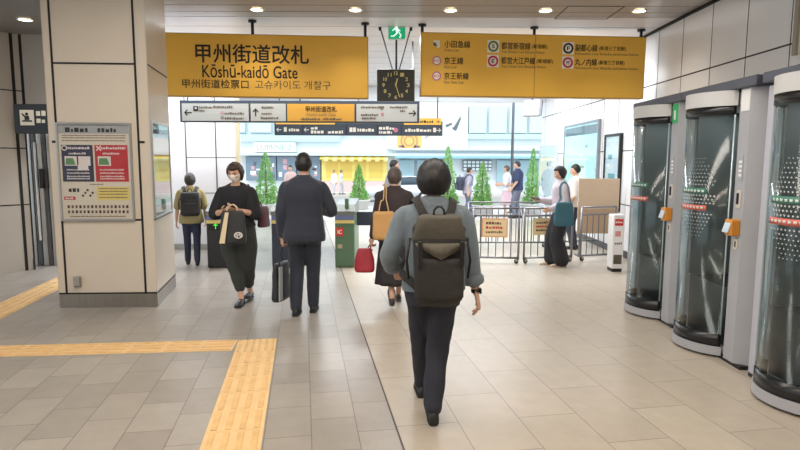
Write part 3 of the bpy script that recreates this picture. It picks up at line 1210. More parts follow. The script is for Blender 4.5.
def ring_wall(b, r0, r1, a0, a1, z0, z1, n=28, mi=0):
    o = arc(r1, a0, a1, n)
    i = arc(r0, a0, a1, n)
    sec = [[(o[k][0], o[k][1], z0), (o[k][0], o[k][1], z1), (i[k][0], i[k][1], z1), (i[k][0], i[k][1], z0)] for k in range(n + 1)]
    b.loft(sec, mi=mi)


def sector(b, r, a0, a1, z0, z1, mi=0):
    p = arc(r, a0, a1, 28)
    b.loft([[(x, y, z0) for x, y in p], [(x, y, z1) for x, y in p]], smooth=False, mi=mi)


def booth(yfar, label, notice, dots):
    root = thing('glass_booth', label, 'booth', (BX, yfar, 0), 0, 'curved glass booths along the panelled wall')
    D = WX - BX - .004
    a = math.acos(-CXB / CRB)          # where the cylinder leaves the front plane
    A0, A1 = a, 2 * math.pi - a
    b = MB()                            # housing: back, far flank with front panel, roof
    b.span((D - .04, -1.10, .04), (D, 0, 2.2))
    b.span((.02, -.15, .04), (D - .04, -.125, 2.2))
    b.span((.02, -.885, .04), (D - .04, -.86, 2.2))
    b.span((0.02, -.86, 2.10), (D - .04, -.15, 2.2))
    b.span((.02, -.86, .04), (D - .04, -.15, .10))
    b.build('housing', M_BGREY, root)
    b = MB()
    b.span((0, -.15, .03), (.02, -.006, 2.2), bev=.004)
    b.span((.02, -.03, .03), (D - .04, -.006, 2.2))
    b.build('side_panel', M_BLILAC, root)
    b = MB()                            # lining: a curved inner wall
    b.span((D - .06, -.86, .10), (D - .041, -.15, 2.10))
    b.build('back_lining', M_BINNER, root)
    b = MB()
    b.span((.03, -.182, .60), (D - .07, -.155, 2.09))
    b.build('inner_flank', mat('grey_green_lining', (108, 115, 114), .35), root)
    b = MB()
    b.span((.05, -.70, 2.075), (.45, -.30, 2.098), bev=.005)
    b.build('added_lamp', mat('fill_lamp_cover', (226, 228, 226), .4), root)  # lamp box and its light are added to brighten the booth interior
    l = bpy.data.lights.new('booth_fill_light', 'AREA')
    l.shape, l.size, l.size_y, l.energy, l.color = 'RECTANGLE', .36, .36, 2.0, (.95, .98, 1)
    lo = bpy.data.objects.new('booth_fill_light', l)
    COL.objects.link(lo)
    lo.location = (BX + .25, yfar - .5, 2.07)
    b = MB()
    p = [(.03, -.80), (.40, -.80), (.40, -.20), (.03, -.20)]
    b.loft([[(x, y, .10) for x, y in p], [(x, y, .60) for x, y in p]], smooth=False)
    b.build('lower_box', mat('lower_box_black', (34, 35, 38), .3), root)
    b = MB()                            # base ring
    sector(b, CRB + .012, A0 - .02, A1 + .02, .022, .095)
    b.build('base_ring', M_BGREY, root)
    b = MB()
    ring_wall(b, CRB - .03, CRB + .004, A0, A1, .095, .20)
    b.build('bottom_band', mat('gloss_black_band', (24, 25, 28), .25), root)
    b = MB()
    ring_wall(b, CRB - .006, CRB, A0, A1, .20, 2.03)
    b.build('curved_door', M_GLASS, root)
    b = MB()
    ring_wall(b, CRB - .004, CRB + .003, A0, A0 + .035, .2, 2.03, 2)
    ring_wall(b, CRB - .004, CRB + .003, A1 - .035, A1, .2, 2.03, 2)
    ring_wall(b, CRB - .005, CRB + .004, A0 + .62, A0 + .645, .2, 2.03, 2)
    b.build('door_edge', mat('pale_blue_edge', (196, 214, 220), .25, .3), root)
    b = MB()
    ring_wall(b, CRB - .03, CRB + .005, A0, A1, 2.025, 2.095)
    b.build('top_band', mat('gloss_black_band', (24, 25, 28), .25), root)
    b = MB()
    sector(b, CRB + .012, A0 - .02, A1 + .02, 2.095, 2.215)
    b.build('header_ring', M_BWHITE, root)
    b = MB()                            # post with a chamfer towards the viewer
    poly = [(0, -.872), (-.012, -.885), (-.012, -1.02), (.10, -1.10), (D - .05, -1.10), (D - .05, -.89), (.0, -.872)][:-1]
    b.loft([[(x, y, .03) for x, y in poly], [(x, y, 2.215) for x, y in poly]], smooth=False)
    b.build('post', M_BGREY, root)
    b = MB()
    b.span((-.05, -1.125, 2.217), (D, .0, 2.295), bev=.008)
    b.build('canopy', M_CANOPY, root)
    b = MB()
    b.span((.0, -1.1, 0), (D, -.01, .03))
    sector(b, CRB - .03, A0, A1, 0, .023)
    b.build('plinth', M_BLACK, root)
    # things on the post
    px = -.0125
    b = MB()
    b.span((px - .075, -1.0, 1.06), (px, -.905, 1.19), bev=.012)
    o = b.build('card_reader', mat('orange_plastic', (222, 146, 54), .4), root)
    b = MB()
    b.box((px - .080, -.9525, 1.13), (.012, .08, .095), rot=Matrix.Rotation(R(18), 4, 'Y'), bev=.003)
    b.build('screen', mat('pale_screen', (200, 214, 228), .2), o)
    b = MB()
    b.span((px - .008, -.985, 1.28), (px + .002, -.925, 1.42), bev=.006)
    b.build('handle_recess', mat('beige_recess', (206, 198, 186), .4), root)
    b = MB()
    b.span((px - .02, -.965, 1.31), (px - .007, -.945, 1.40), bev=.005)
    b.build('handle', M_DARKMETAL, root)
    b = MB()
    b.span((px - .004, -.975, .95), (px + .001, -.925, 1.03), bev=.015)
    b.build('round_sticker', mat('cream_sticker', (226, 214, 190), .5), root)
    b = MB()
    b.span((px - .0055, -.958, .965), (px - .0035, -.942, 1.012))
    b.build('sticker_mark', M_INK, root)
    b = MB()
    b.span((px - .006, -.98, 1.50), (px + .001, -.93, 1.70), bev=.004)
    b.build('keypad', mat('keypad_grey', (168, 172, 180), .35), root)
    b = MB()
    for i in range(4):
        for j in range(2):
            b.span((px - .008, -.972 + .022 * j, 1.53 + .035 * i), (px - .0055, -.956 + .022 * j, 1.55 + .035 * i))
    b.build('key', M_WHITE, root)
    if notice == 'green':
        b = MB()
        b.span((px - .004, -1.0, 2.02), (px, -.895, 2.2))
        b.build('green_notice', mat('notice_green', (40, 190, 100), .5), root)
        b = MB()
        b.span((px - .006, -.96, 2.05), (px - .004, -.93, 2.14))
        b.build('notice_mark', M_WHITE, root)
    elif notice == 'paper':
        b = MB()
        b.span((px - .003, -1.01, 2.04), (px, -.90, 2.205))
        b.build('paper_notice', M_WHITE, root)
    # stickers on the curved door
    b = MB()
    w0 = A0 + .95
    for k, (z, wd, mi) in enumerate(((1.375, .050, 0), (1.235, .045, 1))):
        ring_wall(b, CRB + .0005, CRB + .0018, w0, w0 + .85, z, z + wd, 14, mi)
    b.build('sticker_band', [mat('sticker_green', (70, 124, 108), .5), mat('sticker_orange_red', (206, 104, 90), .5)], root)
    b = MB()
    for k, z in enumerate((1.39, 1.25)):
        for q in range(7):
            t0 = w0 + .08 + q * .105
            ring_wall(b, CRB + .002, CRB + .0026, t0, t0 + .06, z, z + .018, 2)
    b.build('sticker_print', mat('sticker_print', (214, 224, 220), .5), root)
    b = MB()
    b.span((.20, -.864, 1.17), (.26, -.8575, 1.24))
    b.build('inside_label', M_WHITE, root)
    if dots:
        b = MB()
        for i in range(22):
            for j in range(11):
                t = w0 + .12 + j * .085 + (i % 2) * .0425
                z = 1.02 + i * .031
                e = abs(i - 10.5) / 11
                if abs(j - 5) / 5.5 > 1.05 - e * e * .7 or 1.225 < z < 1.29 or 1.365 < z < 1.43:
                    continue
                rr = .0075 * (1 - .45 * e)
                c = Vector((CXB + (CRB + .0012) * math.cos(t), CYB + (CRB + .0012) * math.sin(t), z))
                u = Vector((-math.sin(t), math.cos(t), 0))
                b.face([c + u * rr * math.cos(R(60 * k)) + Vector((0, 0, rr * math.sin(R(60 * k)))) for k in range(6)])
        b.build('dot_pattern', mat('frosted_dot', (196, 204, 204), .5), root, fix=False)
    return root


PER = 1.132
booth(5.47 + PER, 'grey booth with curved glass door and a green notice, farthest along the wall', 'green', False)
booth(5.47, 'middle of three grey booths, dotted curved glass door, white paper on its post', 'paper', True)
booth(5.47 - PER - .07, 'nearest grey booth with curved dotted glass door, at the picture edge', '', True)


# =================================================================== BARRIERS
def barrier(p, q, label, h=.89, cast=(0, 1), group='steel barriers beside the gates'):
    p, q = Vector((p[0], p[1], 0)), Vector((q[0], q[1], 0))
    d = q - p
    L = d.length
    root = thing('steel_barrier', label, 'barrier', p, math.atan2(d.y, d.x), group)
    b = MB()
    r = .017
    for z in (h, h - .12, .09):
        b.cyl((0, 0, z), (L, 0, z), r, n=12)
    for x in (0, L):
        b.cyl((x, 0, .06 if h > .8 else .0), (x, 0, h), r * 1.05, n=12)
    b.build('frame', mat('barrier_steel', (140, 140, 144), .35, .85), root)
    n = max(2, round(L / .115))
    b = MB()
    for k in range(1, n):
        b.cyl((L * k / n, 0, .09), (L * k / n, 0, h - .12), .0085, n=8)
    b.build('bar_grille', M_STEELD, root)
    for c in cast:
        x = L * c + (.03 if c == 0 else -.03 if c == 1 else 0)
        b = MB()
        b.cyl((x, -.012, .035), (x, .012, .035), .035, n=16)
        b.build('caster', M_BLACK, root)
        b = MB()
        b.cyl((x, 0, .06), (x, 0, .10), .012, n=8)
        b.span((x - .016, -.022, .03), (x + .016, -.014, .08))
        b.build('caster_bracket', M_STEEL, root)
    return root


def gp(u, v):
    g = ground(u, v)
    return (g.x, g.y)


f0, f1 = gp(473, 262.5), gp(518, 263.5)
f2, f3 = gp(523.5, 263.5), gp(571, 261.5)
f4, f5 = gp(580, 261.0), gp(614, 259)
barrier(f0, f1, 'steel barrier with the orange-bordered notice, beside the man with the backpack')
barrier(f2, f3, 'steel barrier with a pale yellow notice, behind the woman in the lilac blouse')
barrier(f4, f5, 'short steel barrier in front of the tan board')
g0, g1 = gp(468, 247), gp(545, 247)
barrier(g0, g1, 'farther steel barrier behind the one with notices, nearer the exit', h=.86)
barrier(gp(549, 247), gp(604, 244), 'farther steel barrier behind the tan board, along the exit', h=.86)


def notice(u0, v0, u1, v1, p, q, label, border, seed):
    p, q = Vector((p[0], p[1], 0)), Vector((q[0], q[1], 0))
    d = (q - p).normalized()
    n = Vector((d.y, -d.x, 0))
    o = Vector((0, 0, CAMH))

    def hit(u, v):
        r = ray(u, v)
        return o + r * ((p + n * .030 - o).dot(n) / r.dot(n))
    a, c = hit(u0, v1), hit(u1, v0)
    L, H = math.hypot(c.x - a.x, c.y - a.y), c.z - a.z
    root = thing('notice_board', label, 'notice', a, math.atan2(d.y, d.x))
    b = MB()
    b.span((0, -.008, 0), (L, 0, H))
    b.build('sheet', border, root)
    b = MB()
    rect(b, .02, L - .02, .02, H - .02, -.0095, 0)
    for k in range(3):
        bars(b, L * .16, L * (.84 - .1 * (k == 0)), H * (.68 - .23 * k), H * (.82 - .23 * k), -.011, 1 + (k == 1), seed + k)
    b.build('print', [mat('notice_cream', (242, 224, 182), .5), mat('notice_brown_print', (120, 74, 52), .5), M_RED], root, fix=False)
    for x in (.12, .88):
        b = MB()
        b.span((L * x - .012, -.006, H - .03), (L * x + .012, .004, H + .012))
        b.build('hook', M_WHITE, root)


notice(481.5, 218.5, 508, 237, f0, f1, 'cream notice with an orange border hung on the barrier beside the main walker', mat('notice_orange', (236, 176, 128), .5), 5)
notice(532.5, 218, 552.5, 235, f2, f3, 'pale yellow notice on the barrier, partly hidden by the lilac blouse woman', mat('notice_pale_yellow', (236, 222, 160), .5), 15)

# tan board behind the short barrier
yb = Vector((f4[0], f4[1])).y + .38
p0, p1 = at(577, 233.5, yb), at(617.5, 233.5, yb)
zt, zm = at(600, 178.5, yb).z, at(600, 209, yb).z
root = thing('tan_board', 'large plain tan board standing behind the short steel barrier', 'board', (p0.x, yb, 0))
Lb = p1.x - p0.x
M_TAN = mat('tan_board', (206, 184, 158), .55, var=.03)
b = MB()
b.span((0, 0, zm + .004), (Lb, .03, zt), bev=.004)
b.build('upper_panel', M_TAN, root)
b = MB()
b.span((0, .003, p0.z), (Lb, .027, zm), bev=.004)
b.build('lower_panel', mat('tan_lower', (188, 162, 134), .55), root)
for x in (.06, Lb - .06):
    b = MB()
    b.span((x - .015, .03, .0), (x + .015, .055, zt - .05))
    b.build('leg', M_STEELD, root)
    b = MB()
    b.span((x - .02, -.15, 0), (x + .02, .24, .022))
    b.build('foot', M_STEELD, root)

# white standee with red marks
yb = ground(616, 272).y
p0, p1 = at(611.5, 270, yb), at(622.5, 270, yb)
zt = at(616, 215, yb).z
root = thing('floor_standee', 'narrow white standee with red print beside the farthest glass booth', 'standee', (p0.x, yb, 0))
Lb = p1.x - p0.x
b = MB()
b.span((0, 0, .05), (Lb, .22, zt), bev=.01)
b.build('body', M_WHITE, root)
b = MB()
b.span((.01, .01, 0), (Lb - .01, .21, .051))
b.build('base', M_BLACK, root)
b = MB()
rect(b, .02, Lb - .02, zt - .16, zt - .06, -.001, 0)
rect(b, .03, Lb - .05, zt - .32, zt - .24, -.001, 1)
rect(b, .02, Lb - .02, .12, .26, -.001, 2)
bars(b, .03, Lb - .03, zt - .44, zt - .40, -.001, 2, 4)
bars(b, .03, Lb - .03, zt - .12, zt - .09, -.002, 3, 9)
b.build('print', [M_RED, mat('soft_pink_print', (226, 150, 150), .5), M_INKG, M_WHITE], root, fix=False)


# =================================================================== TICKET GATES
def gate(u, v, wpx, label, body_rgb, lit, H=.96, L=1.7, ic=False, flap=None):
    g = ground(u, v)
    W = .30
    root = thing('ticket_gate', label, 'ticket gate', (g.x, g.y, 0), R(2), 'ticket gates in front of the exit')
    nm = 'gate_body_%d_%d_%d' % body_rgb
    b = MB()
    b.span((-W / 2, 0, .0), (W / 2, L, H - .14), bev=.02)
    b.build('body', mat(nm, body_rgb, .35), root)
    b = MB()
    b.loft([[(-W / 2 - .004, -.01, H - .15), (W / 2 + .004, -.01, H - .15), (W / 2 + .004, -.01, H - .09), (-W / 2 - .004, -.01, H - .09)],
            [(-W / 2 - .004, .16, H - .15), (W / 2 + .004, .16, H - .15), (W / 2 + .004, .16, H), (-W / 2 - .004, .16, H)],
            [(-W / 2 - .004, L + .01, H - .15), (W / 2 + .004, L + .01, H - .15), (W / 2 + .004, L + .01, H), (-W / 2 - .004, L + .01, H)]], smooth=False)
    b.build('top_cover', mat('gate_top_grey', (126, 132, 128), .3, .2), root)
    b = MB()
    b.span((-W / 2 + .005, -.012, H - .22), (W / 2 - .005, .002, H - .155), bev=.003)
    b.build('blue_stripe', mat('gate_blue', (110, 124, 170), .4), root)
    b = MB()
    b.span((-W / 2 + .005, -.012, H - .275), (W / 2 - .005, .002, H - .225), bev=.003)
    b.build('yellow_stripe', mat('gate_yellow', (226, 206, 130), .4), root)
    b = MB()
    b.span((.0, .05, H - .06), (.06, .11, H + .10), bev=.01)
    b.build('sensor_post', mat(nm, body_rgb, .35), root)
    if ic:
        b = MB()
        b.span((-W / 2 + .02, -.014, H - .47), (-W / 2 + .13, .002, H - .34), bev=.006)
        o = b.build('ic_reader', M_RED, root)
        b = MB()
        put_text(b, 'IC', -W / 2 + .045, -W / 2 + .105, H - .435, H - .375, -.0155, 0, bold=.03)
        b.build('lettering', M_WINK, o, fix=False)
        b = MB()
        b.span((-W / 2 + .04, -.01, H - .66), (-W / 2 + .11, .002, H - .60))
        b.build('card_slot', mat('slot_beige', (190, 176, 140), .4), root)
    if lit:
        b = MB()
        b.span((-W / 2 + .03, -.012, H - .38), (W / 2 - .04, .002, H - .285), bev=.004)
        b.build('display', M_BLACK, root)
        b = MB()
        arrow(b, -.005, H - .315, .085, math.pi / 2, -.014, 0)
        b.build('green_arrow', M_GREENI, root, fix=False)
    if flap:
        b = MB()
        b.span((W / 2 + .002, .80, .56), (W / 2 + flap, .83, .79), bev=.01)
        b.build('flap', mat('flap_navy', (54, 64, 84), .4), root)
    return root


gate(217.5, 268, 20, 'dark ticket gate with a lit green arrow, behind the masked woman', (44, 46, 50), True)
gate(282, 268, 16, 'dark blue ticket gate partly hidden behind the man in the suit', (58, 66, 84), False)
gate(345, 267.5, 21, 'olive green ticket gate with a red card reader square', (92, 124, 98), False, ic=True, flap=.30)


# =================================================================== POTTED CONIFERS
def conifer(u, vt, vb, Y, wpx, label, seed):
    p = at(u, vb, Y)
    z0 = p.z
    ht = at(u, vt, Y).z - z0
    r = wpx / 570 * Y / 2
    root = thing('potted_conifer', label, 'potted tree', (p.x, Y, 0), 0, 'potted conifers outside the exit')
    rnd = random.Random(seed)
    n = 20
    b = MB()
    ph = max(.3, z0 - .02)
    prof = [(.30, 0), (.36, ph * .9), (.39, ph * .9), (.39, ph), (.33, ph), (.32, ph - .06)]
    b.loft([[(q * math.cos(2 * math.pi * k / n), q * math.sin(2 * math.pi * k / n), z) for k in range(n)] for q, z in prof])
    b.build('planter', mat('white_planter', (222, 220, 218), .5), root)
    b = MB()
    b.cyl((0, 0, ph - .1), (0, 0, z0 + ht * .8), .045, .012, n=8)
    b.build('trunk', mat('bark_brown', (96, 74, 54), .8), root)
    b = MB()
    for k in range(2600):
        t = rnd.random() ** 1.35
        rr = r * (1 - t) ** .70 * (.95 + .35 * noise.noise(Vector((t * 9, seed, 0)))) + .012
        a = rnd.uniform(0, 2 * math.pi)
        rr *= (.88 + .3 * noise.noise(Vector((math.cos(a) * 2, math.sin(a) * 2, t * 7 + seed))))
        q = rr * math.sqrt(rnd.uniform(.25, 1))
        c = Vector((q * math.cos(a), q * math.sin(a), z0 + ht * t * .99))
        up = Vector((math.cos(a) * .55, math.sin(a) * .55, 1)).normalized()
        s = rnd.uniform(.035, .07) * (1 - t * .5)
        sd = Vector((rnd.gauss(0, 1), rnd.gauss(0, 1), rnd.gauss(0, .3))).normalized() * s * .55
        b.face([c - sd, c + up * s * .6 + sd * .3, c + up * s * 1.6, c - up * s * .3 + sd], 0 if rnd.random() < .6 else 1)
    b.build('foliage', [mat('conifer_green', (112, 172, 88), .7), mat('conifer_light_green', (164, 210, 120), .7)], root, fix=False)


conifer(266.5, 152, 203, 17.4, 30, 'tall bushy potted conifer outside, just beside the man in the suit', 1)
conifer(359, 164, 199, 19.2, 21, 'small slim potted conifer outside, behind the olive ticket gate', 2)
conifer(447.5, 146, 203, 17.6, 26, 'tall narrow potted conifer outside, beside the dark haired walker', 3)
conifer(482, 162, 204, 17.2, 25, 'short bushy potted conifer outside, just above the orange-bordered notice', 4)
conifer(532, 148, 203, 17.8, 20, 'narrow potted conifer outside, half hidden by the end of the panelled wall', 5)

# lamp pole by the exit
p = at(511, 205, 18.0)
root = thing('lamp_pole', 'thin grey pole standing outside near the man in the navy shirt', 'pole', (p.x, 18.0, 0))
b = MB()
b.cyl((0, 0, 0), (0, 0, 5.5), .05, .04, n=12)
b.build('shaft', M_STEELD, root)
b = MB()
b.cyl((0, 0, 0), (0, 0, .04), .12, n=16)
b.build('base_plate', M_STEELD, root)


# =================================================================== CAR ON THE ROAD
def car(u, v, Y, label):
    p = at(u, v, Y)
    root = thing('car', label, 'car', (p.x, Y, ST), 0)
    b = MB()
    stations = [(0, .42, .62, .62, .70), (.15, .30, .86, .78, .78), (.9, .28, .94, .84, .82), (1.25, .28, .98, .86, .84), (2.1, .28, 1.0, .86, .86), (3.3, .28, 1.02, .86, .86), (4.0, .30, 1.0, .84, .84), (4.3, .42, .90, .78, .78)]
    rings = []
    for x, z0, z1, w0, w1 in stations:
        rings.append([(x, -w0, z0), (x, -w0 - .02, (z0 + z1) / 2), (x, -w1 + .06, z1), (x, w1 - .06, z1), (x, w0 + .02, (z0 + z1) / 2), (x, w0, z0)])
    b.loft(rings)
    b.build('body', mat('silver_white_paint', (224, 226, 230), .25, .2), root)
    b = MB()
    rings = [[(x, -w0, .96), (x, -w1, z1), (x, w1, z1), (x, w0, .96)] for x, z1, w0, w1 in ((1.0, .98, .74, .70), (1.75, 1.42, .76, .62), (2.6, 1.48, .76, .62), (3.4, 1.44, .76, .62), (4.0, 1.0, .74, .68))]
    b.loft(rings)
    b.build('cabin', mat('car_glass', (70, 84, 96), .1), root)
    b = MB()
    rings = [[(x, -w1 - .01, z1 - .02), (x, -w1 - .01, z1 + .02), (x, w1 + .01, z1 + .02), (x, w1 + .01, z1 - .02)] for x, z1, w1 in ((1.75, 1.43, .62), (2.6, 1.49, .62), (3.4, 1.45, .62))]
    b.loft(rings)
    b.build('roof', mat('silver_white_paint', (224, 226, 230), .25, .2), root)
    for x in (.85, 3.4):
        for s in (-1, 1):
            b = MB()
            b.cyl((x, s * .70, .32), (x, s * .885, .32), .32, n=24)
            o = b.build('wheel', mat('tyre_black', (34, 34, 36), .7), root)
            b = MB()
            b.cyl((x, s * .886, .32), (x, s * .895, .32), .19, n=20)
            b.build('hub_cap', M_STEEL, o)
    for s in (-1, 1):
        b = MB()
        b.sphere((.10, s * .62, .72), (.08, .14, .08))
        b.build('headlamp', M_WHITE, root)
    b = MB()
    b.span((1.5, -.90, .90), (1.6, -.78, 1.02), bev=.02)
    b.build('mirror', mat('silver_white_paint', (224, 226, 230), .25, .2), root)


car(366, 190, 34.0, 'silver white car passing on the road outside, behind the small conifer')

# =================================================================== BUILDINGS ACROSS THE ROAD
YB = 40.5


def bx(u):
    return at(u, 165, YB).x


def bz(v, u=400):
    return at(u, v, YB).z


M_BLDW = mat('white_facade', (232, 238, 240), .5)
M_TEALP = mat('pale_teal_panel', (200, 230, 228), .35)
M_WIN = mat('shop_window', (122, 142, 158), .15)
root = thing('street_building', 'white commercial building with pale teal bands across the road', 'building', (0, YB, ST + .14))
zb = ST + .14


def bpart(name, m, boxes, off=0.0, parent=None):
    b = MB(off=(0, YB, zb))
    for x0, x1, z0, z1, d in boxes:
        b.span((x0, YB - d, z0), (x1, YB + (.3 if d < 1 else 1), z1))
    return b.build(name, m, parent or root)


b = MB(off=(0, YB, zb))
b.span((-28, YB + .3, zb), (28, YB + 12, 16))
b.build('wall', M_BLDW, root)
bpart('teal_band', M_TEALP, [(-28, bx(340), bz(142), bz(135), .02)])
bpart('teal_band', M_TEALP, [(bx(467), 28, bz(139, 500), bz(134, 500), .06)])
for k in range(8):
    u = 467 + k * 20
    bpart('window', mat('pale_sky_glass', (210, 230, 236), .3), [(bx(u) + .1, bx(u + 20) - .1, bz(133, 500), bz(106, 500), .03)])
for k in range(9):
    u = 170 + k * 26
    bpart('window', mat('pale_sky_glass', (210, 230, 236), .3), [(bx(u) + .15, bx(u + 26) - .15, bz(133), bz(112), .03)])
bpart('cornice', mat('cool_white_cornice', (214, 226, 230), .5), [(-28, 28, bz(156), bz(153.5), .5)])
bpart('cornice', mat('cool_white_cornice', (214, 226, 230), .5), [(bx(392), 28, bz(150.5, 470), bz(148.5, 470), .25)])
bpart('blue_fascia', mat('blue_fascia', (150, 200, 216), .4), [(bx(395), 28, bz(158.5, 460), bz(156.2, 460), .8)])
for u0, u1, m in ((246, 262, 'shop_window'), (263.5, 276, 'shop_window'), (277.5, 296, 'shop_window'), (297.5, 309, 'shop_window'), (310.5, 320, 'shop_window')):
    o = bpart('shop_window', MATS[m], [(bx(u0), bx(u1), bz(181), bz(157), .05)])
    rnd = random.Random(u0)
    b = MB(off=(0, YB, zb))
    for k in range(5):
        x = bx(u0) + (bx(u1) - bx(u0)) * rnd.uniform(.05, .7)
        z = bz(181) + rnd.uniform(.2, 1.2)
        b.span((x, YB - .07, z), (x + rnd.uniform(.15, .4), YB - .052, z + rnd.uniform(.1, .35)), mi=k % 3)
    b.build('display', [M_WHITE, mat('display_pink', (214, 170, 176), .5), mat('display_grey', (96, 106, 118), .5)], o)
for u0, u1 in ((399, 414), (417, 432), (435, 447), (497, 515), (517, 545)):
    bpart('shop_window', mat('pale_shop_window', (168, 196, 206), .15), [(bx(u0), bx(u1), bz(184), bz(160), .05)])
o = bpart('grid_window', mat('dark_grid', (90, 98, 106), .4), [(bx(463), bx(492), bz(171, 470), bz(160.5, 470), .05)])
b = MB(off=(0, YB, zb))
for i in range(7):
    for j in range(3):
        x0 = bx(463) + (bx(492) - bx(463)) * (i + .12) / 7
        x1 = bx(463) + (bx(492) - bx(463)) * (i + .88) / 7
        z0 = bz(171, 470) + (bz(160.5, 470) - bz(171, 470)) * (j + .15) / 3
        z1 = bz(171, 470) + (bz(160.5, 470) - bz(171, 470)) * (j + .85) / 3
        b.span((x0, YB - .075, z0), (x1, YB - .052, z1))
b.build('pane', mat('bright_pane', (226, 234, 236), .3), o)
# yellow shop
bpart('shop_front', mat('bright_yellow_shop', (248, 226, 132), .5), [(bx(322), bx(387), bz(181), bz(159), .06)])
b = MB(off=(0, YB, zb))
for k in range(16):
    x0 = bx(321) + (bx(388) - bx(321)) * k / 16
    x1 = bx(321) + (bx(388) - bx(321)) * (k + 1) / 16
    zt, zl_ = bz(155.5), bz(159.5)
    b.loft([[(x0, YB - .02, zt), (x1, YB - .02, zt), (x1, YB + .02, zt - .04), (x0, YB + .02, zt - .04)], [(x0, YB - .7, zl_), (x1, YB - .7, zl_), (x1, YB - .66, zl_ - .02 - .12 * (k % 2)), (x0, YB - .66, zl_ - .02 - .12 * (k % 2))]], smooth=False, mi=k % 2)
b.build('awning', [mat('awning_yellow', (248, 220, 104), .6), mat('awning_pale_yellow', (250, 236, 166), .6)], root)
for u0, u1 in ((326, 338), (340.5, 352), (355, 366), (369, 383)):
    bpart('shop_window', mat('golden_window', (236, 206, 104), .3), [(bx(u0), bx(u1), bz(178), bz(161.5), .09)])
bpart('shop_base', mat('pink_base', (236, 206, 206), .6), [(bx(321), bx(388), bz(192), bz(181.2), .15)])
o = bpart('sign_panel', mat('white_sign_panel', (238, 242, 238), .4), [(bx(254.5), bx(296), bz(152.6), bz(142.8), .10)])
b = MB(off=(0, YB, zb))
put_text(b, 'LUMINE 2', bx(258), bx(292), bz(150.6), bz(145), YB - .115, 0)
b.build('lettering', mat('pale_sage_letter', (168, 192, 180), .5), o, fix=False)
o = bpart('billboard', mat('white_billboard', (240, 242, 240), .4), [(bx(386), bx(467), bz(149), bz(103), .12)])
b = MB(off=(0, YB, zb))
y = YB - .135


def bq(pts, mi):
    b.face([(bx(u), y, bz(v)) for u, v in pts], mi)


bq([(444.5, 125), (451, 122.5), (451.5, 124.5), (446, 127.5)], 0)
bq([(453, 127), (459.5, 116), (460, 119), (456, 130)], 0)
bq([(451, 127.5), (454, 127), (456, 131), (453, 130)], 0)
bq([(424, 137), (430, 133), (431, 135), (425, 139)], 1)
b.build('graphic', [mat('billboard_grey', (110, 116, 120), .5), mat('billboard_soft', (190, 190, 186), .5)], o, fix=False)
o = bpart('orange_poster', mat('orange_poster', (246, 204, 120), .4), [(bx(397), bx(421.5), bz(148.5), bz(133.5), .16)])
b = MB(off=(0, YB, zb))
y = YB - .175
disc(b, bx(409), bz(141), .62, y, 0, .50)
disc(b, bx(409), bz(141), .38, y, 0, .28)
rect(b, bx(399), bx(404), bz(147.5), bz(145.5), y, 1)
rect(b, bx(414), bx(419.5), bz(147.8), bz(145.5), y, 1)
b.build('graphic', [mat('poster_brown_soft', (206, 160, 110), .5), mat('poster_purple_soft', (150, 120, 140), .5)], o, fix=False)

# =================================================================== PEOPLE
M_SKIN = mat('skin', (214, 170, 144), .5, var=.03, vscale=12)
M_EYE = mat('eye_dark', (40, 30, 26), .25)
M_LIP = mat('lip', (176, 104, 96), .5)
PROF_M = [(.74, .160, .105), (.86, .172, .118), (.95, .168, .114), (1.05, .153, .104), (1.15, .154, .108), (1.25, .166, .114), (1.33, .172, .114), (1.385, .166, .098), (1.42, .130, .080), (1.445, .088, .066), (1.47, .058, .056)]
PROF_F = [(.74, .162, .108), (.86, .172, .120), (.95, .162, .112), (1.05, .136, .096), (1.15, .136, .100), (1.25, .148, .114), (1.33, .154, .108), (1.385, .146, .092), (1.42, .114, .074), (1.445, .078, .060), (1.47, .052, .052)]


def interp(tab, z):
    if z <= tab[0][0]:
        return tab[0][1:]
    for a, b in zip(tab, tab[1:]):
        if z <= b[0]:
            t = (z - a[0]) / (b[0] - a[0])
            return tuple(x + (y - x) * t for x, y in zip(a[1:], b[1:]))
    return tab[-1][1:]


def sring(c, rx, ry, n=24, e=2.4, right=Vector((1, 0, 0)), fwd=Vector((0, 1, 0))):
    out = []
    for k in range(n):
        a = 2 * math.pi * k / n
        ca, sa = math.cos(a), math.sin(a)
        out.append(c + right * (rx * math.copysign(abs(ca) ** (2 / e), ca)) + fwd * (ry * math.copysign(abs(sa) ** (2 / e), sa)))
    return out


def catmull(pts, sub):
    out = []
    n = len(pts)
    for i in range(n - 1):
        p0, p1, p2, p3 = pts[max(0, i - 1)], pts[i], pts[i + 1], pts[min(n - 1, i + 2)]
        for k in range(sub):
            t = k / sub
            out.append(.5 * ((2 * p1) + (p2 - p0) * t + (2 * p0 - 5 * p1 + 4 * p2 - p3) * t * t + (3 * p1 - p0 - 3 * p2 + p3) * t ** 3))
    out.append(pts[-1])
    return out


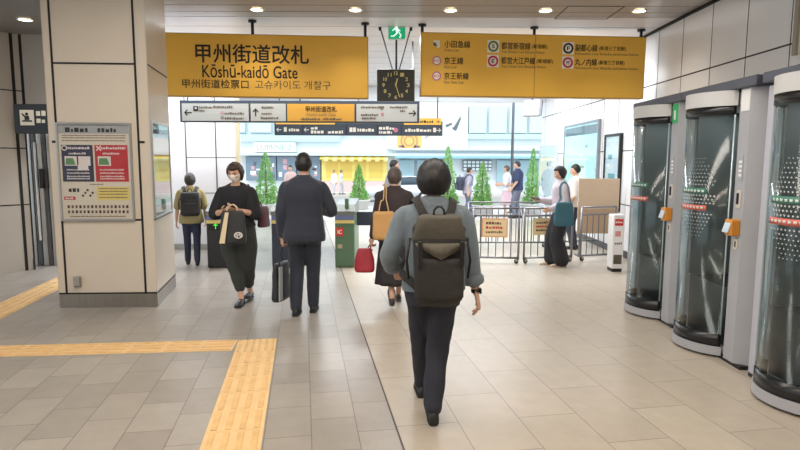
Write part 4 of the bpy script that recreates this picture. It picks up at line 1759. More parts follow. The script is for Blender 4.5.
def limb(b, pts, rad, n=14, sub=4, flat=None, ref=None, mi=0, round_ends=True):
    """tapered tube through pts; flat = (a, b) multipliers along ref and across it"""
    pts = [Vector(p) for p in pts]
    if len(pts) > 2 and sub > 1:
        ps = catmull(pts, sub)
        rs = []
        for i in range(len(pts) - 1):
            for k in range(sub):
                t = k / sub
                t = t * t * (3 - 2 * t)
                rs.append(rad[i] + (rad[i + 1] - rad[i]) * t)
        rs.append(rad[-1])
    else:
        ps, rs = pts, list(rad)
    if round_ends:
        t0, t1 = (ps[1] - ps[0]).normalized(), (ps[-1] - ps[-2]).normalized()
        ps = [ps[0] - t0 * rs[0] * .85, ps[0] - t0 * rs[0] * .5] + ps + [ps[-1] + t1 * rs[-1] * .5, ps[-1] + t1 * rs[-1] * .85]
        rs = [rs[0] * .45, rs[0] * .85] + rs + [rs[-1] * .85, rs[-1] * .45]
    rings = []
    nr = None
    fa, fb = flat or (1, 1)
    for i, p in enumerate(ps):
        t = (ps[min(len(ps) - 1, i + 1)] - ps[max(0, i - 1)]).normalized()
        base = Vector(ref) if ref is not None else (nr if nr is not None else (Vector((1, 0, 0)) if abs(t.x) < .8 else Vector((0, 1, 0))))
        nr = (base - t * base.dot(t)).normalized()
        bi = t.cross(nr)
        rings.append([p + nr * (rs[i] * fa * math.cos(2 * math.pi * k / n)) + bi * (rs[i] * fb * math.sin(2 * math.pi * k / n)) for k in range(n)])
    b.loft(rings, mi=mi)


def union(b, voxel, smooth=4, fold=0.0, ffreq=9.0, fz=.45, seed=0):
    """one continuous skin over the overlapping shapes in b, returned as a mesh"""
    bmesh.ops.recalc_face_normals(b.bm, faces=list(b.bm.faces))
    me = bpy.data.meshes.new('u')
    b.bm.to_mesh(me)
    b.bm.free()
    o = bpy.data.objects.new('u', me)
    COL.objects.link(o)
    r = o.modifiers.new('r', 'REMESH')
    r.mode = 'VOXEL'
    r.voxel_size = voxel
    r.use_smooth_shade = True
    if smooth:
        s = o.modifiers.new('s', 'SMOOTH')
        s.factor = .5
        s.iterations = smooth
    bpy.context.view_layer.update()
    out = bpy.data.meshes.new_from_object(o.evaluated_get(bpy.context.evaluated_depsgraph_get()))
    bpy.data.objects.remove(o)
    bpy.data.meshes.remove(me)
    if fold:
        nn = [v.normal.copy() for v in out.vertices]
        off = Vector((seed * 3.7, seed * 1.3, 0))
        for v, nv in zip(out.vertices, nn):
            q = v.co + off
            q = Vector((q.x * ffreq, q.y * ffreq, q.z * ffreq * fz))
            f = noise.noise(q) + .5 * abs(noise.noise(q * 2.1))
            v.co += nv * (f * fold)
    for p in out.polygons:
        p.use_smooth = True
    return out


def ik(a, c, l1, l2, pole):
    d = c - a
    L = d.length
    if L >= (l1 + l2) * .999:
        return a + d * (l1 / (l1 + l2))
    u = d / L
    x = (l1 * l1 - l2 * l2 + L * L) / (2 * L)
    h = math.sqrt(max(0, l1 * l1 - x * x))
    p = pole - u * pole.dot(u)
    return a + u * x + p.normalized() * h


class Fig:
    def __init__(self, label, loc, rot, H, female=False, lean=0.0, feet=None, wrists=None, poles=None, pelvis=(0, 0, 0), sw=None, voxel=.011, head_yaw=0.0, head_pitch=0.0,
                 group=None, palms=None, curl=(.5, .5), skin=None):
        self.s = s = H / 1.7
        self.fem, self.lean, self.voxel = female, lean, voxel
        self.prof = PROF_F if female else PROF_M
        V = Vector
        self.pel = V(pelvis) * s
        sw = sw or (.165 if female else .185)
        feet = feet or ((-.085, 0, 0, 0), (.085, 0, 0, 0))
        self.feet = feet
        self.hip = [self.pel + V((sx * .085, 0, .90)) * s for sx in (-1, 1)]
        self.ank = []
        for (x, y, lift, pitch) in feet:
            self.ank.append(V((x, y, lift + .085)) * s)
        self.knee = [ik(h, a, .425 * s, .405 * s, V((0, 1, 0))) for h, a in zip(self.hip, self.ank)]
        self.sho = [self.T(V((sx * sw, 0, 1.362))) for sx in (-1, 1)]
        wrists = wrists or ((-.24, .02, .84), (.24, .02, .84))
        self.wri = [V(w) * s for w in wrists]
        poles = poles or ((-.5, -1, -.2), (.5, -1, -.2))
        self.elb = [ik(a, w, .285 * s, .25 * s, V(p)) for a, w, p in zip(self.sho, self.wri, poles)]
        for i in (0, 1):
            d = self.wri[i] - self.sho[i]
            if d.length > .533 * s:
                self.wri[i] = self.sho[i] + d.normalized() * .533 * s
        self.hc = self.T(V((0, .018, 1.583)))
        self.hr = Matrix.Rotation(head_yaw, 3, 'Z') @ Matrix.Rotation(head_pitch, 3, 'X')
        self.skin = skin or M_SKIN
        self.palms = palms
        self.curl = curl
        self.loc, self.rot = Vector(loc), rot
        self._body(label, group)

    def T(self, p):
        """lean and pelvis shift for points above the hips (1.7 m units)"""
        p = Vector(p)
        return self.pel + Vector((p.x, p.y + self.lean * max(0, p.z - .9), p.z)) * self.s

    def world(self, p):
        return self.loc + Matrix.Rotation(self.rot, 3, 'Z') @ Vector(p)

    def torso(self, b, z0, z1, infl=0.0, flare=0.0, n=28, waist=0.0, steps=18, mi=0, sx=1.0):
        rings = []
        for k in range(steps + 1):
            z = z0 + (z1 - z0) * k / steps
            rx, ry = interp(self.prof, z)
            e = infl * (1 if z < 1.36 else max(.35, 1 - (z - 1.36) * 6))
            if waist and .9 < z < 1.2:
                e += waist
            f = flare * max(0, (1.15 - z) / .4)
            rings.append(sring(self.T((0, -.005, z)), (rx * sx + e + f) * self.s, (ry + e + f * .8) * self.s, n))
        b.loft(rings, mi=mi)

    def hand(self, b, i):
        s = self.s
        w = self.wri[i]
        d = (w - self.elb[i]).normalized()
        sd = -1 if i == 0 else 1
        n = Vector(self.palms[i]) if self.palms else Vector((-sd, 0.15, 0))
        n = (n - d * n.dot(d)).normalized()          # palm normal
        l = d.cross(n).normalized()
        # thumb side: forward (+Y) for a hanging arm
        th = l if l.dot(Vector((0, 1, .3))) > 0 else -l
        limb(b, [w - d * .02 * s, w + d * .03 * s, w + d * .085 * s], [.030 * s, .036 * s, .036 * s], n=12, sub=3, flat=(1.05, .42), ref=th)
        c = self.curl[i]
        for q, (ln, of) in enumerate(((.072, .029), (.080, .0095), (.074, -.0095), (.058, -.0285))):
            base = w + d * (.082 if q in (1, 2) else .076) * s + th * of * s
            a = c * (.5 + .12 * q)
            p = [base - d * .012 * s, base]
            ang = 0
            for k, f in enumerate((.44, .31, .25)):
                ang += a * (1, .9, .7)[k]
                p.append(p[-1] + (d * math.cos(ang) + n * math.sin(ang)) * ln * f * s)
            limb(b, p, [.0092 * s, .0090 * s, .0085 * s, .0078 * s, .0066 * s], n=8, sub=2)
        base = w + d * .022 * s + th * .026 * s
        p = [base, base + (d * .6 + th * .75).normalized() * .034 * s]
        p.append(p[-1] + (d * .9 + th * .3 + n * .35 * c).normalized() * .030 * s)
        p.append(p[-1] + (d * .9 + n * .6 * c).normalized() * .024 * s)
        limb(b, p, [.0135 * s, .0115 * s, .0100 * s, .0078 * s], n=8, sub=2)

    def hp(self, x, y, z):
        return self.hc + self.hr @ (Vector((x, y, z)) * self.s)

    def head_radius(self, d):
        """ellipsoidal skull with a narrower jaw; d is a unit direction in head space"""
        rx, ry, rz = .076, .097, .118
        if d.z < 0:
            rx *= 1 - .24 * (-d.z) ** 1.2
            ry *= 1 - .12 * (-d.z)
        return Vector((d.x * rx, d.y * ry + (.012 * max(0, -d.z) if d.y > 0 else .03 * max(0, -d.z)), d.z * rz))

    def shell(self, b, f, n=36, m=24, mi=0):
        """closed surface round the head, f(dir) gives its scale against the skull (0.9 = hidden inside)"""
        rings = []
        for j in range(1, m):
            ph = math.pi * j / m
            ring = []
            for k in range(n):
                th = 2 * math.pi * k / n
                d = Vector((math.sin(ph) * math.cos(th), math.sin(ph) * math.sin(th), math.cos(ph)))
                r = f(d)
                ext = 0.0
                if isinstance(r, tuple):
                    r, ext = r
                q = self.head_radius(d) * r
                ring.append(self.hp(q.x, q.y, q.z - ext))
            rings.append(ring)
        b.loft(rings, mi=mi)

    def _body(self, label, group):
        s = self.s
        b = MB()
        self.torso(b, .80, 1.47, -.020)
        limb(b, [self.T((0, -.004, 1.40)), self.T((0, .006, 1.48)), self.hc - Vector((0, .012 * s, .06 * s))], [.056 * s, .050 * s, .052 * s])
        self.shell(b, lambda d: 1.0)
        limb(b, [self.hp(0, .088, .012), self.hp(0, .102, -.018), self.hp(0, .106, -.030)], [.007 * s, .011 * s, .012 * s], n=10, sub=2)
        for sx in (-1, 1):
            b.sphere(self.hp(sx * .077, -.004, -.008), (.010 * s, .019 * s, .031 * s), n=12, rot=self.hr.to_4x4())
            b.sphere(self.hp(sx * .035, .072, -.02), (.026 * s, .022 * s, .022 * s), n=10)
        for i in (0, 1):
            limb(b, [self.sho[i], (self.sho[i] + self.elb[i]) / 2, self.elb[i], self.elb[i].lerp(self.wri[i], .35), self.wri[i]], [.044 * s, .040 * s, .036 * s, .037 * s, .026 * s])
            limb(b, [self.hip[i], self.hip[i].lerp(self.knee[i], .5), self.knee[i], self.knee[i].lerp(self.ank[i], .35), self.ank[i]], [.074 * s, .064 * s, .048 * s, .045 * s, .034 * s])
            x, y, lift, pitch = self.feet[i]
            f = self.foot_dir(pitch)
            limb(b, [self.ank[i] - Vector((0, 0, .03 * s)), self.ank[i] + f @ Vector((0, .07, -.05)) * s, self.ank[i] + f @ Vector((0, .15, -.065)) * s], [.030 * s, .032 * s, .016 * s], sub=2)
        me = union(b, self.voxel, 3)
        hb = MB()
        hb.bm.from_mesh(me)
        bpy.data.meshes.remove(me)
        for i in (0, 1):
            self.hand(hb, i)
        for f in hb.bm.faces:
            f.smooth = True
        o = hb.build('person', self.skin)
        o.location = self.loc
        o.rotation_euler = (0, 0, self.rot)
        tag(o, label, 'person', group)
        self.o = o
        for sx in (-1, 1):
            e = MB()
            e.sphere(self.hp(sx * .031, .083, .006), (.013 * s, .008 * s, .007 * s), n=10, rot=self.hr.to_4x4())
            e.build('eye', M_EYE, o)
            e = MB()
            limb(e, [self.hp(sx * .016, .093, .026), self.hp(sx * .032, .089, .031), self.hp(sx * .048, .078, .025)], [.004 * s] * 3, n=6, sub=2)
            e.build('eyebrow', mat('brow_dark', (46, 36, 32), .7), o)
        e = MB()
        e.sphere(self.hp(0, .094, -.060), (.022 * s, .008 * s, .007 * s), n=10, rot=self.hr.to_4x4())
        e.build('mouth', M_LIP, o)

    def foot_dir(self, pitch):
        return Matrix.Rotation(-pitch, 3, 'X')

    # -------------------------------------------------------------- clothes
    def top(self, m, name='shirt', hem=.86, infl=.022, sleeve=.95, rs=(.068, .062, .050), flare=.0, fold=.006, collar=None, cuff=None, seed=1, sx=1.0, vox=None, ztop=1.455, waist=0.0, hem_m=None):
        s = self.s
        b = MB()
        self.torso(b, hem, ztop, infl, flare, sx=sx, waist=waist)
        ends = []
        for i in (0, 1):
            a, e, w = self.sho[i], self.elb[i], self.wri[i]
            sg = -1 if i == 0 else 1
            limb(b, [self.T((0, -.012, 1.452)), self.T((sg * .07, -.012, 1.418)), self.T((sg * .135, -.008, 1.372))], [.044 * s, .046 * s, .050 * s], n=14)
            pts = [self.T((0.07 * sg, 0, 1.345)), a, a.lerp(e, .5)]
            rr = [.05 * s, rs[0] * .80 * s, (rs[0] + rs[1]) / 2 * s]
            if sleeve > .5:
                pts += [e, e.lerp(w, (sleeve - .5) * 2)]
                rr += [rs[1] * s, rs[2] * s]
            else:
                pts[-1] = a.lerp(e, sleeve)
                pts += [a.lerp(e, sleeve * 2)]
                rr += [rs[2] * s]
            limb(b, pts, rr, n=18)
            ends.append((pts[-1], (pts[-1] - pts[-2]).normalized()))
        me = union(b, vox or self.voxel, 5, fold * s, seed=seed)
        hb = MB()
        hb.bm.from_mesh(me)
        for f in hb.bm.faces:
            f.smooth = True
        o = hb.build(name, m, self.o, fix=False)
        self.bvh = BVHTree.FromPolygons([v.co.copy() for v in me.vertices], [tuple(p.vertices) for p in me.polygons])
        self.top_me = me
        if collar:
            b = MB()
            rings = []
            for z, e in ((1.425, .030), (1.455, .022), (1.482, .016), (1.480, .006), (1.44, .006)):
                rx, ry = interp(self.prof, z)
                c = self.T((0, -.004, z))
                rings.append(sring(c, (max(rx, .056) * .92 + e) * s, (max(ry, .056) * .92 + e) * s, 24, 2.1))
            b.loft(rings, cap=False)
            b.build('collar', collar, self.o)
        if cuff:
            for p, d in ends:
                b = MB()
                limb(b, [p - d * .035 * s, p - d * .012 * s, p + d * .012 * s, p + d * .03 * s], [rs[2] * 1.06 * s, rs[2] * 1.24 * s, rs[2] * 1.24 * s, rs[2] * 1.05 * s], n=18, sub=2, round_ends=False)
                b.build('cuff', cuff, self.o)
        return o

    def pants(self, m, name='trousers', waist=1.02, r=(.098, .074, .060), end=.97, fold=.006, infl=.008, seed=2, thigh=None):
        s = self.s
        b = MB()
        self.torso(b, .77, waist, infl, steps=8)
        for i in (0, 1):
            h, k, a = self.hip[i], self.knee[i], self.ank[i]
            e = k.lerp(a, end)
            limb(b, [h + Vector((0, 0, .03 * s)), h.lerp(k, .5), k, k.lerp(e, .5), e], [r[0] * s, (thigh or (r[0] + r[1]) / 2) * s, r[1] * s, (r[1] + r[2]) / 2 * s, r[2] * s], n=18)
        me = union(b, self.voxel, 5, fold * s, seed=seed)
        hb = MB()
        hb.bm.from_mesh(me)
        bpy.data.meshes.remove(me)
        for f in hb.bm.faces:
            f.smooth = True
        return hb.build(name, m, self.o, fix=False)

    def skirt(self, m, z0, z1=1.03, w0=.2, d0=.16, fold=.010, seed=3, shift=0.0):
        s = self.s
        b = MB()
        rings = []
        for k in range(15):
            t = k / 14
            z = z1 + (z0 - z1) * t
            rx, ry = interp(self.prof, max(z, .88))
            tt = max(0, (.9 - z) / (.9 - z0)) if z < .9 else 0
            rx, ry = rx + .012 + (w0 - rx) * tt, ry + .012 + (d0 - ry) * tt
            ring = []
            for q in range(48):
                a = 2 * math.pi * q / 48
                f = 1 + .06 * tt * math.sin(a * 9 + seed)
                c = self.T((0, 0, z)) if z > .9 else self.pel + Vector((0, shift * tt, z)) * s
                ring.append(c + Vector((math.cos(a) * rx * f, math.sin(a) * ry * f, 0)) * s)
            rings.append(ring)
        b.loft(rings)
        return b.build('skirt', m, self.o)

    def shoes(self, m, sole=None, name='shoe'):
        s = self.s
        st = [(-.082, .018, .045), (-.072, .030, .070), (-.04, .036, .092), (0, .038, .092), (.045, .041, .076), (.10, .047, .056), (.15, .045, .046), (.178, .034, .036), (.192, .016, .026)]
        for i in (0, 1):
            x, y, lift, pitch = self.feet[i]
            M = self.foot_dir(pitch)
            a = self.ank[i]
            out = []
            for part in (0, 1):
                b = MB()
                rings = []
                for yy, wd, ht in st:
                    ring = []
                    for q in range(16):
                        an = 2 * math.pi * q / 16
                        if part == 0:
                            z = .017 + (ht - .017) * (.5 + .5 * math.sin(an))
                            xx = wd * math.cos(an) * (1 if math.sin(an) < .2 else 1 - .35 * math.sin(an))
                        else:
                            z = .010 + .011 * math.copysign(abs(math.sin(an)) ** .4, math.sin(an)) - .001
                            xx = (wd + .003) * math.copysign(abs(math.cos(an)) ** .5, math.cos(an))
                        p = Vector((xx, yy, z - .085)) * s
                        ring.append(a + M @ p)
                    rings.append(ring)
                b.loft(rings)
                out.append(b.build(name if part == 0 else 'sole', m if part == 0 else (sole or mat('dark_sole', (36, 34, 34), .7)), self.o if part == 0 else out[0]))

    def hair(self, m, front=.42, front_z=.30, low=-.25, back_low=-.55, vol=1.14, top=1.10, length=0.0, seed=0, name='hair', tex=.02, side_y=.25):
        """front_z: hairline on the face, low: how far it reaches down the sides, back_low: at the nape, length: hang below (m)"""
        b = MB()

        def f(d):
            if d.y > side_y:
                lim = front_z
            elif d.y > -.1:
                t = (side_y - d.y) / (side_y + .1)
                lim = front_z + (low - front_z) * t ** .5
            else:
                t = min(1, (-.1 - d.y) / .5)
                lim = low + (back_low - low) * t
            e = (d.z - lim) / .14
            k = max(0.0, min(1.0, e))
            k = k * k * (3 - 2 * k)
            v = vol + (top - vol) * max(0, d.z) ** 2
            nz = noise.noise(Vector((d.x * 14, d.y * 14, d.z * 3.5 + seed))) * tex + noise.noise(d * 5 + Vector((seed, 0, 0))) * tex
            r = .90 + (v + nz - .90) * k
            ext = length * k * max(0.0, min(1.0, (.15 - d.z) / .9)) if length else 0
            return (r, ext)
        self.shell(b, f, 48, 36)
        o = b.build(name, m, self.o)
        return o

    def mask(self, m):
        b = MB()

        def f(d):
            inside = d.y > .32 and -.82 < d.z < .06
            if not inside:
                return .93
            return 1.05 + (.16 if abs(d.x) < .3 and d.z > -.5 else .05) * max(0, 1 - abs(d.x) * 1.8)
        self.shell(b, f, 48, 40)
        self.mesh_mask = b.build('face_mask', m, self.o)

    # -------------------------------------------------------------- carried things
    def ribbon(self, b, pts, w, off=.009, t=.007, snap=True, sub=6, mi=0, side=None):
        pts = catmull([Vector(p) * self.s for p in pts], sub)
        ps, ns = [], []
        for p in pts:
            n = None
            if snap:
                q, n, _, dist = self.bvh.find_nearest(p)
                if (p - q).dot(n) < .10:
                    p = q + n * off
            ps.append(p)
            ns.append(n or Vector((0, -1, 0)))
        for _ in range(2):
            ns = [sum(ns[max(0, i - 1):i + 2], Vector()).normalized() for i in range(len(ns))]
        rings = []
        for i, p in enumerate(ps):
            tg = (ps[min(len(ps) - 1, i + 1)] - ps[max(0, i - 1)]).normalized()
            sd = Vector(side) if side is not None else tg.cross(ns[i])
            sd = (sd - tg * sd.dot(tg)).normalized()
            nn = sd.cross(tg).normalized()
            if nn.dot(ns[i]) < 0:
                nn = -nn
            rings.append([p - sd * w / 2, p + sd * w / 2, p + sd * w / 2 + nn * t, p - sd * w / 2 + nn * t])
        b.loft(rings, smooth=False)

    def carry(self, name, label, cat, at_local, group=None):
        """a carried thing is its own top-level object; parts are modelled in the wearer's frame"""
        p = Vector(at_local)
        o = thing(name, label, cat, self.world(p), self.rot, group)
        return o, p

    def back_y(self, z0, z1, hx=.13):
        s = self.s
        return min(v.co.y for v in self.top_me.vertices if z0 * s < v.co.z < z1 * s and abs(v.co.x) < hx * s)

    def backpack(self, label, m, m_flap, z0, z1, w, d, big=False, dx=0.0):
        s = self.s
        yb = self.back_y(z0, z1) - .018
        tl = 0
        base = Vector((dx * s, yb - d / 2, z0 * s))
        root, off = self.carry('backpack', label, 'backpack', base)
        hh = (z1 - z0) * s

        def slab(b, z_a, z_b, wa, wb, da, db, e=4.0, steps=12, bulge=0.0, y_extra=0.0):
            rings = []
            for k in range(steps + 1):
                t = k / steps
                q = min(t, 1 - t) * 2
                rd = min(1, (q * 6) ** .5) if q < .17 else 1
                z = z_a + (z_b - z_a) * t
                ww = (wa + (wb - wa) * t) * (.80 + .20 * rd)
                dd = (da + (db - da) * t) * (.70 + .30 * rd) + bulge * math.sin(math.pi * t)
                nz = noise.noise(Vector((z * 9, w * 31, 1))) * .006
                rings.append([v + Vector((0, noise.noise(v * 11) * .010, 0)) for v in sring(Vector((dx * s + nz, yb - dd / 2 - y_extra, z)), ww / 2, dd / 2, 28, e)])
            b.loft(rings)
        b = MB(off=off)
        slab(b, z0 * s, z0 * s + hh * .93, w * (.84 if big else .92), w * (.94 if big else .96), d, d * .85, e=2.9 if big else 3.4, bulge=.025)
        b.build('body', m, root)
        b = MB(off=off)
        slab(b, z0 * s + hh * (.70 if big else .66), z1 * s, w * (1.0 if big else .98), w * (.74 if big else .88), d * .80, d * .85, e=2.8 if big else 3.2, y_extra=.016, bulge=.014)
        b.build('flap', m_flap, root)
        b = MB(off=off)
        slab(b, z0 * s + hh * .10, z0 * s + hh * .55, w * .80, w * .80, .03, .03, y_extra=d + .012)
        b.build('front_pocket', m, root)
        b = MB(off=off)
        b.tube([(dx * s + x, yb - d * .45 - .01, z1 * s + z) for x, z in ((-.035, -.015), (-.028, .028), (-.012, .048), (.012, .048), (.028, .028), (.035, -.015))], .007, n=8)
        b.build('handle', M_BLACK, root)
        if big:
            b = MB(off=off)
            y0 = yb - d - .030
            rr = []
            for k in range(9):
                t = k / 8
                x = dx * s + (t - .5) * w * .86
                zt_, zl_ = z0 * s + hh * .715, z0 * s + hh * (.70 - .15 * (1 - abs(2 * t - 1)) - .01)
                q = .006 * math.sin(t * 9)
                rr.append([Vector((x, y0 - .012 + q, zl_)), Vector((x, y0 + .02, zl_ + .004)), Vector((x, y0 + .02, zt_)), Vector((x, y0 - .020 + q, zt_))])
            b.loft(rr)
            b.build('drape_fold', mat('olive_fold_canvas', (92, 87, 76), .7, bump=.3, bscale=25), root)
        for sx in (-1, 1):
            b = MB(off=off)
            x = sx * .085
            self.ribbon(b, ([(sx * .055, yb / s, z1 - .04), (sx * .075, -.13, 1.365)] if big else [(x * .9, yb / s, z1 - .05)]) + [(sx * .095, -.10, 1.40), (sx * .115, .0, 1.45), (sx * .12, .10, 1.37), (sx * .125, .15, 1.22), (sx * .14, .11, 1.08)] + ([(sx * .15, .02, 1.0), (sx * .15, -.08, .95), (sx * (w / 2 / s - .03), yb / s - .03, z0 + .10)] if big and sx < 0 else []), .05, off=.017 if big else .012, t=.009)
            b.build('shoulder_strap', m, root)
            b = MB(off=off)
            b.span((dx * s + sx * w * .36 - .012, yb - d - .062, z0 * s + hh * .48), (dx * s + sx * w * .36 + .012, yb - d - .035, z0 * s + hh * .74), bev=.004)
            b.build('buckle_strap', M_BLACK, root)
            b = MB(off=off)
            b.tube([(dx * s + sx * (w / 2 + .004), yb - d * .5, z0 * s + hh * .75), (dx * s + sx * (w / 2 + .022), yb - d * .5, z0 * s + hh * .5), (dx * s + sx * (w / 2 + .010), yb - d * .5, z0 * s + hh * .3)], .008, n=8)
            b.build('side_strap', M_BLACK, root)
        return root


def bag(fig, name, label, base, w, h, d, m, strap_pts=None, strap_w=.02, strap_m=None, handles=None, rot=0.0, soft=0.0, mi_extra=None, taper=.9, snap=True):
    """bag standing at base (wearer frame, metres); handles: list of point lists in wearer frame"""
    base = Vector(base)
    root, off = fig.carry(name, label, 'bag', base)
    Rz = Matrix.Rotation(rot, 3, 'Z')
    b = MB(off=off)
    rings = []
    for k in range(13):
        t = k / 12
        q = min(t, (1 - t) * (1.6 if soft else 3))
        rd = min(1, (q * 8) ** .5) if q < .125 else 1
        ww = w * ((1 + (taper - 1) * t) * (.86 + .14 * rd)) * (1 - soft * max(0, t - .55) * 1.1)
        dd = d * (.75 + .25 * rd) * (1 - (.5 + soft * .3) * t)
        rings.append([base + Rz @ (v + Vector((0, noise.noise(v * 8 + base) * .008, 0))) for v in sring(Vector((0, 0, h * t)), ww / 2, dd / 2, 28, 3.6 if not soft else 2.6)])
    b.loft(rings)
    b.build('body', m, root)
    if strap_pts:
        b = MB(off=off)
        fig.ribbon(b, [Vector(p) / fig.s for p in strap_pts], strap_w, snap=snap)
        b.build('strap', strap_m or m, root)
    for hpts in handles or []:
        b = MB(off=off)
        b.tube(catmull([Vector(p) for p in hpts], 5), .0075, n=8)
        b.build('handle', strap_m or m, root)
    return root, off, Rz, base


def phone(fig, i, label, tilt=0.0, dirv=None):
    """slim phone lying in the palm of hand i"""
    s = fig.s
    w = fig.wri[i]
    d = (w - fig.elb[i]).normalized()
    n = Vector(fig.palms[i])
    n = (n - d * n.dot(d)).normalized()
    c = w + d * .085 * s + n * .034 * s
    root, off = fig.carry('phone', label, 'phone', c)
    x = d.cross(n).normalized()
    M = Matrix((x, d, n)).transposed().to_4x4()
    b = MB(off=off)
    b.box(c, (.072, .148, .009), rot=M, bev=.006)
    b.build('case', M_BLACK, root)
    b = MB(off=off)
    b.box(c + n * .0052, (.064, .138, .0012), rot=M)
    b.build('screen', mat('phone_screen', (60, 66, 76), .1), root)
    return root


H_BLACK = mat('black_hair', (26, 24, 26), .45, bump=.3, bscale=60, stretch=(1, 1, .2))
H_BROWN = mat('dark_brown_hair', (62, 46, 40), .45, bump=.3, bscale=60, stretch=(1, 1, .2))
H_GREYB = mat('grey_brown_hair', (92, 82, 78), .5, bump=.3, bscale=60, stretch=(1, 1, .2))
CH = mat('blue_grey_chambray', (104, 116, 125), .85, var=.05, vscale=40, bump=.25, bscale=14, sheen=.2)
SHOE_B = mat('black_shoe', (30, 30, 32), .45)

# ---- main walker with the backpack
P1 = Fig('person seen from behind walking nearest the camera, grey-blue shirt and black trousers', (.215, 3.58, 0), R(3), 1.635, lean=.03,
         feet=((-.045, .32, 0, 0), (-.012, -.16, .03, R(-18))), wrists=((-.25, .20, .955), (.285, -.02, .835)), poles=((-.6, -1, -.3), (.5, -1, 0)), voxel=.009, head_yaw=R(-6),
         palms=((.6, .4, -.3), (-1, .2, 0)), curl=(.9, .6))
P1.top(CH, hem=.865, infl=.030, sleeve=.82, rs=(.076, .066, .056), flare=.014, fold=.012, collar=CH, cuff=CH)
P1.pants(mat('black_navy_trousers', (38, 40, 52), .8, bump=.25, bscale=12), r=(.110, .080, .058), fold=.012, end=1.0, infl=.014)
P1.shoes(SHOE_B)
P1.hair(H_BLACK, front_z=.25, low=-.40, back_low=-.66, vol=1.52, top=1.24, tex=.03)
w_, e_ = P1.wri[1], P1.elb[1]
d_ = (w_ - e_).normalized()
b = MB()
limb(b, [w_ - d_ * .028, w_ - d_ * .005], [.031, .030], n=16, sub=1, round_ends=False)
wb = b.build('watch_strap', M_BLACK, P1.o)
b = MB()
b.box(w_ - d_ * .016 + Vector((.028, -.012, 0)), (.012, .034, .036), bev=.005)
b.build('watch_case', M_DARKMETAL, wb)
P1.backpack('large black backpack with an olive grey top flap, worn by the nearest walker', mat('black_pack_canvas', (40, 37, 37), .75, var=.06, bump=.3, bscale=25), mat('olive_grey_canvas', (76, 72, 63), .75, var=.06, bump=.3, bscale=25), .82, 1.385, .335, .15, big=True)

# ---- man in the suit
P2 = Fig('person in a dark navy suit seen from behind, carrying a slim briefcase', (-1.01, 5.98, 0), R(3), 1.715, lean=.01,
         feet=((-.10, -.02, 0, 0), (.07, .12, 0, 0)), wrists=((-.235, .0, .84), (.17, .24, 1.08)), poles=((-.5, -1, 0), (.7, -1, -.3)), voxel=.011, palms=((.3, .3, -.9), (-.6, 0, .6)), curl=(1.2, .7))
SUIT = mat('dark_navy_suit', (38, 44, 58), .8, bump=.12, bscale=10, sheen=.2)
P2.top(SUIT, 'jacket', hem=.79, infl=.030, sleeve=.96, rs=(.070, .060, .046), flare=.012, fold=.006, collar=SUIT, waist=-.006, sx=1.08)
P2.pants(SUIT, r=(.100, .076, .062), fold=.007, end=1.0)
P2.shoes(SHOE_B)
P2.hair(H_BLACK, front_z=.35, low=-.10, back_low=-.58, vol=1.19, top=1.12)
wl = P2.wri[0] + (P2.wri[0] - P2.elb[0]).normalized() * .10
zt = at(284, 262, 6).z
bz0 = at(284, 299, 6).z
root, off, Rz, base = bag(P2, 'briefcase', 'slim dark briefcase with a pale grey side, hanging from the suited man\'s hand', (wl.x - .02, wl.y + .0, bz0), .34, zt - bz0, .11, mat('dark_briefcase', (44, 46, 54), .5),
                          handles=[[(wl.x - .02, wl.y - .09, zt - .01), (wl.x - .012, wl.y - .07, wl.z - .03), (wl.x - .005, wl.y, wl.z + .004), (wl.x - .012, wl.y + .07, wl.z - .03), (wl.x - .02, wl.y + .09, zt - .01)]], rot=R(72), taper=.92)
b = MB(off=off)
for q in (-.10,):
    rr = [[base + Rz @ Vector((x, -.056 - .003, z)) for x, z in ((-.162, .02), (-.085, .02), (-.08, (zt - bz0) * .93), (-.150, (zt - bz0) * .93))], [base + Rz @ Vector((x, -.050, z)) for x, z in ((-.162, .02), (-.085, .02), (-.08, (zt - bz0) * .93), (-.150, (zt - bz0) * .93))]]
    b.loft(rr, smooth=False)
b.build('pale_side_panel', mat('pale_grey_leather', (170, 174, 176), .5), root)

# ---- woman with the mask, coming towards the camera
P3 = Fig('person with bob hair and white mask walking towards the camera, black top, wide trousers', (-1.87, 6.52, 0), R(180), 1.605, female=True, lean=.02,
         feet=((-.10, -.12, .02, R(-10)), (-.06, .14, 0, 0)), wrists=((-.07, .235, 1.155), (.085, .225, 1.145)), poles=((-.7, -.6, -.5), (.7, -.6, -.5)), voxel=.009, head_pitch=R(-16), head_yaw=R(-10),
         palms=((.5, -.2, 1), (-.5, -.2, 1)), curl=(.9, .9))
P3.top(mat('black_knit', (36, 36, 42), .85, bump=.15, bscale=20), 'blouse', hem=.94, infl=.036, sleeve=.56, rs=(.082, .080, .066), flare=.035, fold=.009, ztop=1.43)
P3.pants(mat('charcoal_green_trousers', (58, 62, 60), .85, bump=.2, bscale=9), r=(.122, .118, .066), end=.70, fold=.012, infl=.030, thigh=.150)
P3.shoes(mat('black_flat', (34, 34, 38), .45))
P3.hair(H_BROWN, front_z=.42, low=-.62, back_low=-.75, vol=1.33, top=1.17, tex=.05, side_y=.42, length=.015)
P3.mask(mat('white_mask', (236, 232, 226), .7))
phone(P3, 1, 'dark phone held in both hands by the masked woman')
zb0 = at(236, 242.5, 6.25).z
root, off, Rz, base = bag(P3, 'tote_bag', 'black tote bag with cream stripe and white logo, held by the masked woman', (-.05, .345, zb0), .29, .36, .11, mat('black_canvas_tote', (50, 52, 54), .7),
                          handles=[[(-.10, .345, zb0 + .35), (-.09, .335, zb0 + .40), (-.045, .325, zb0 + .425), (.0, .335, zb0 + .40), (.02, .345, zb0 + .35)]], strap_m=mat('cream_cotton', (224, 206, 172), .7), taper=.86)
b = MB(off=off)
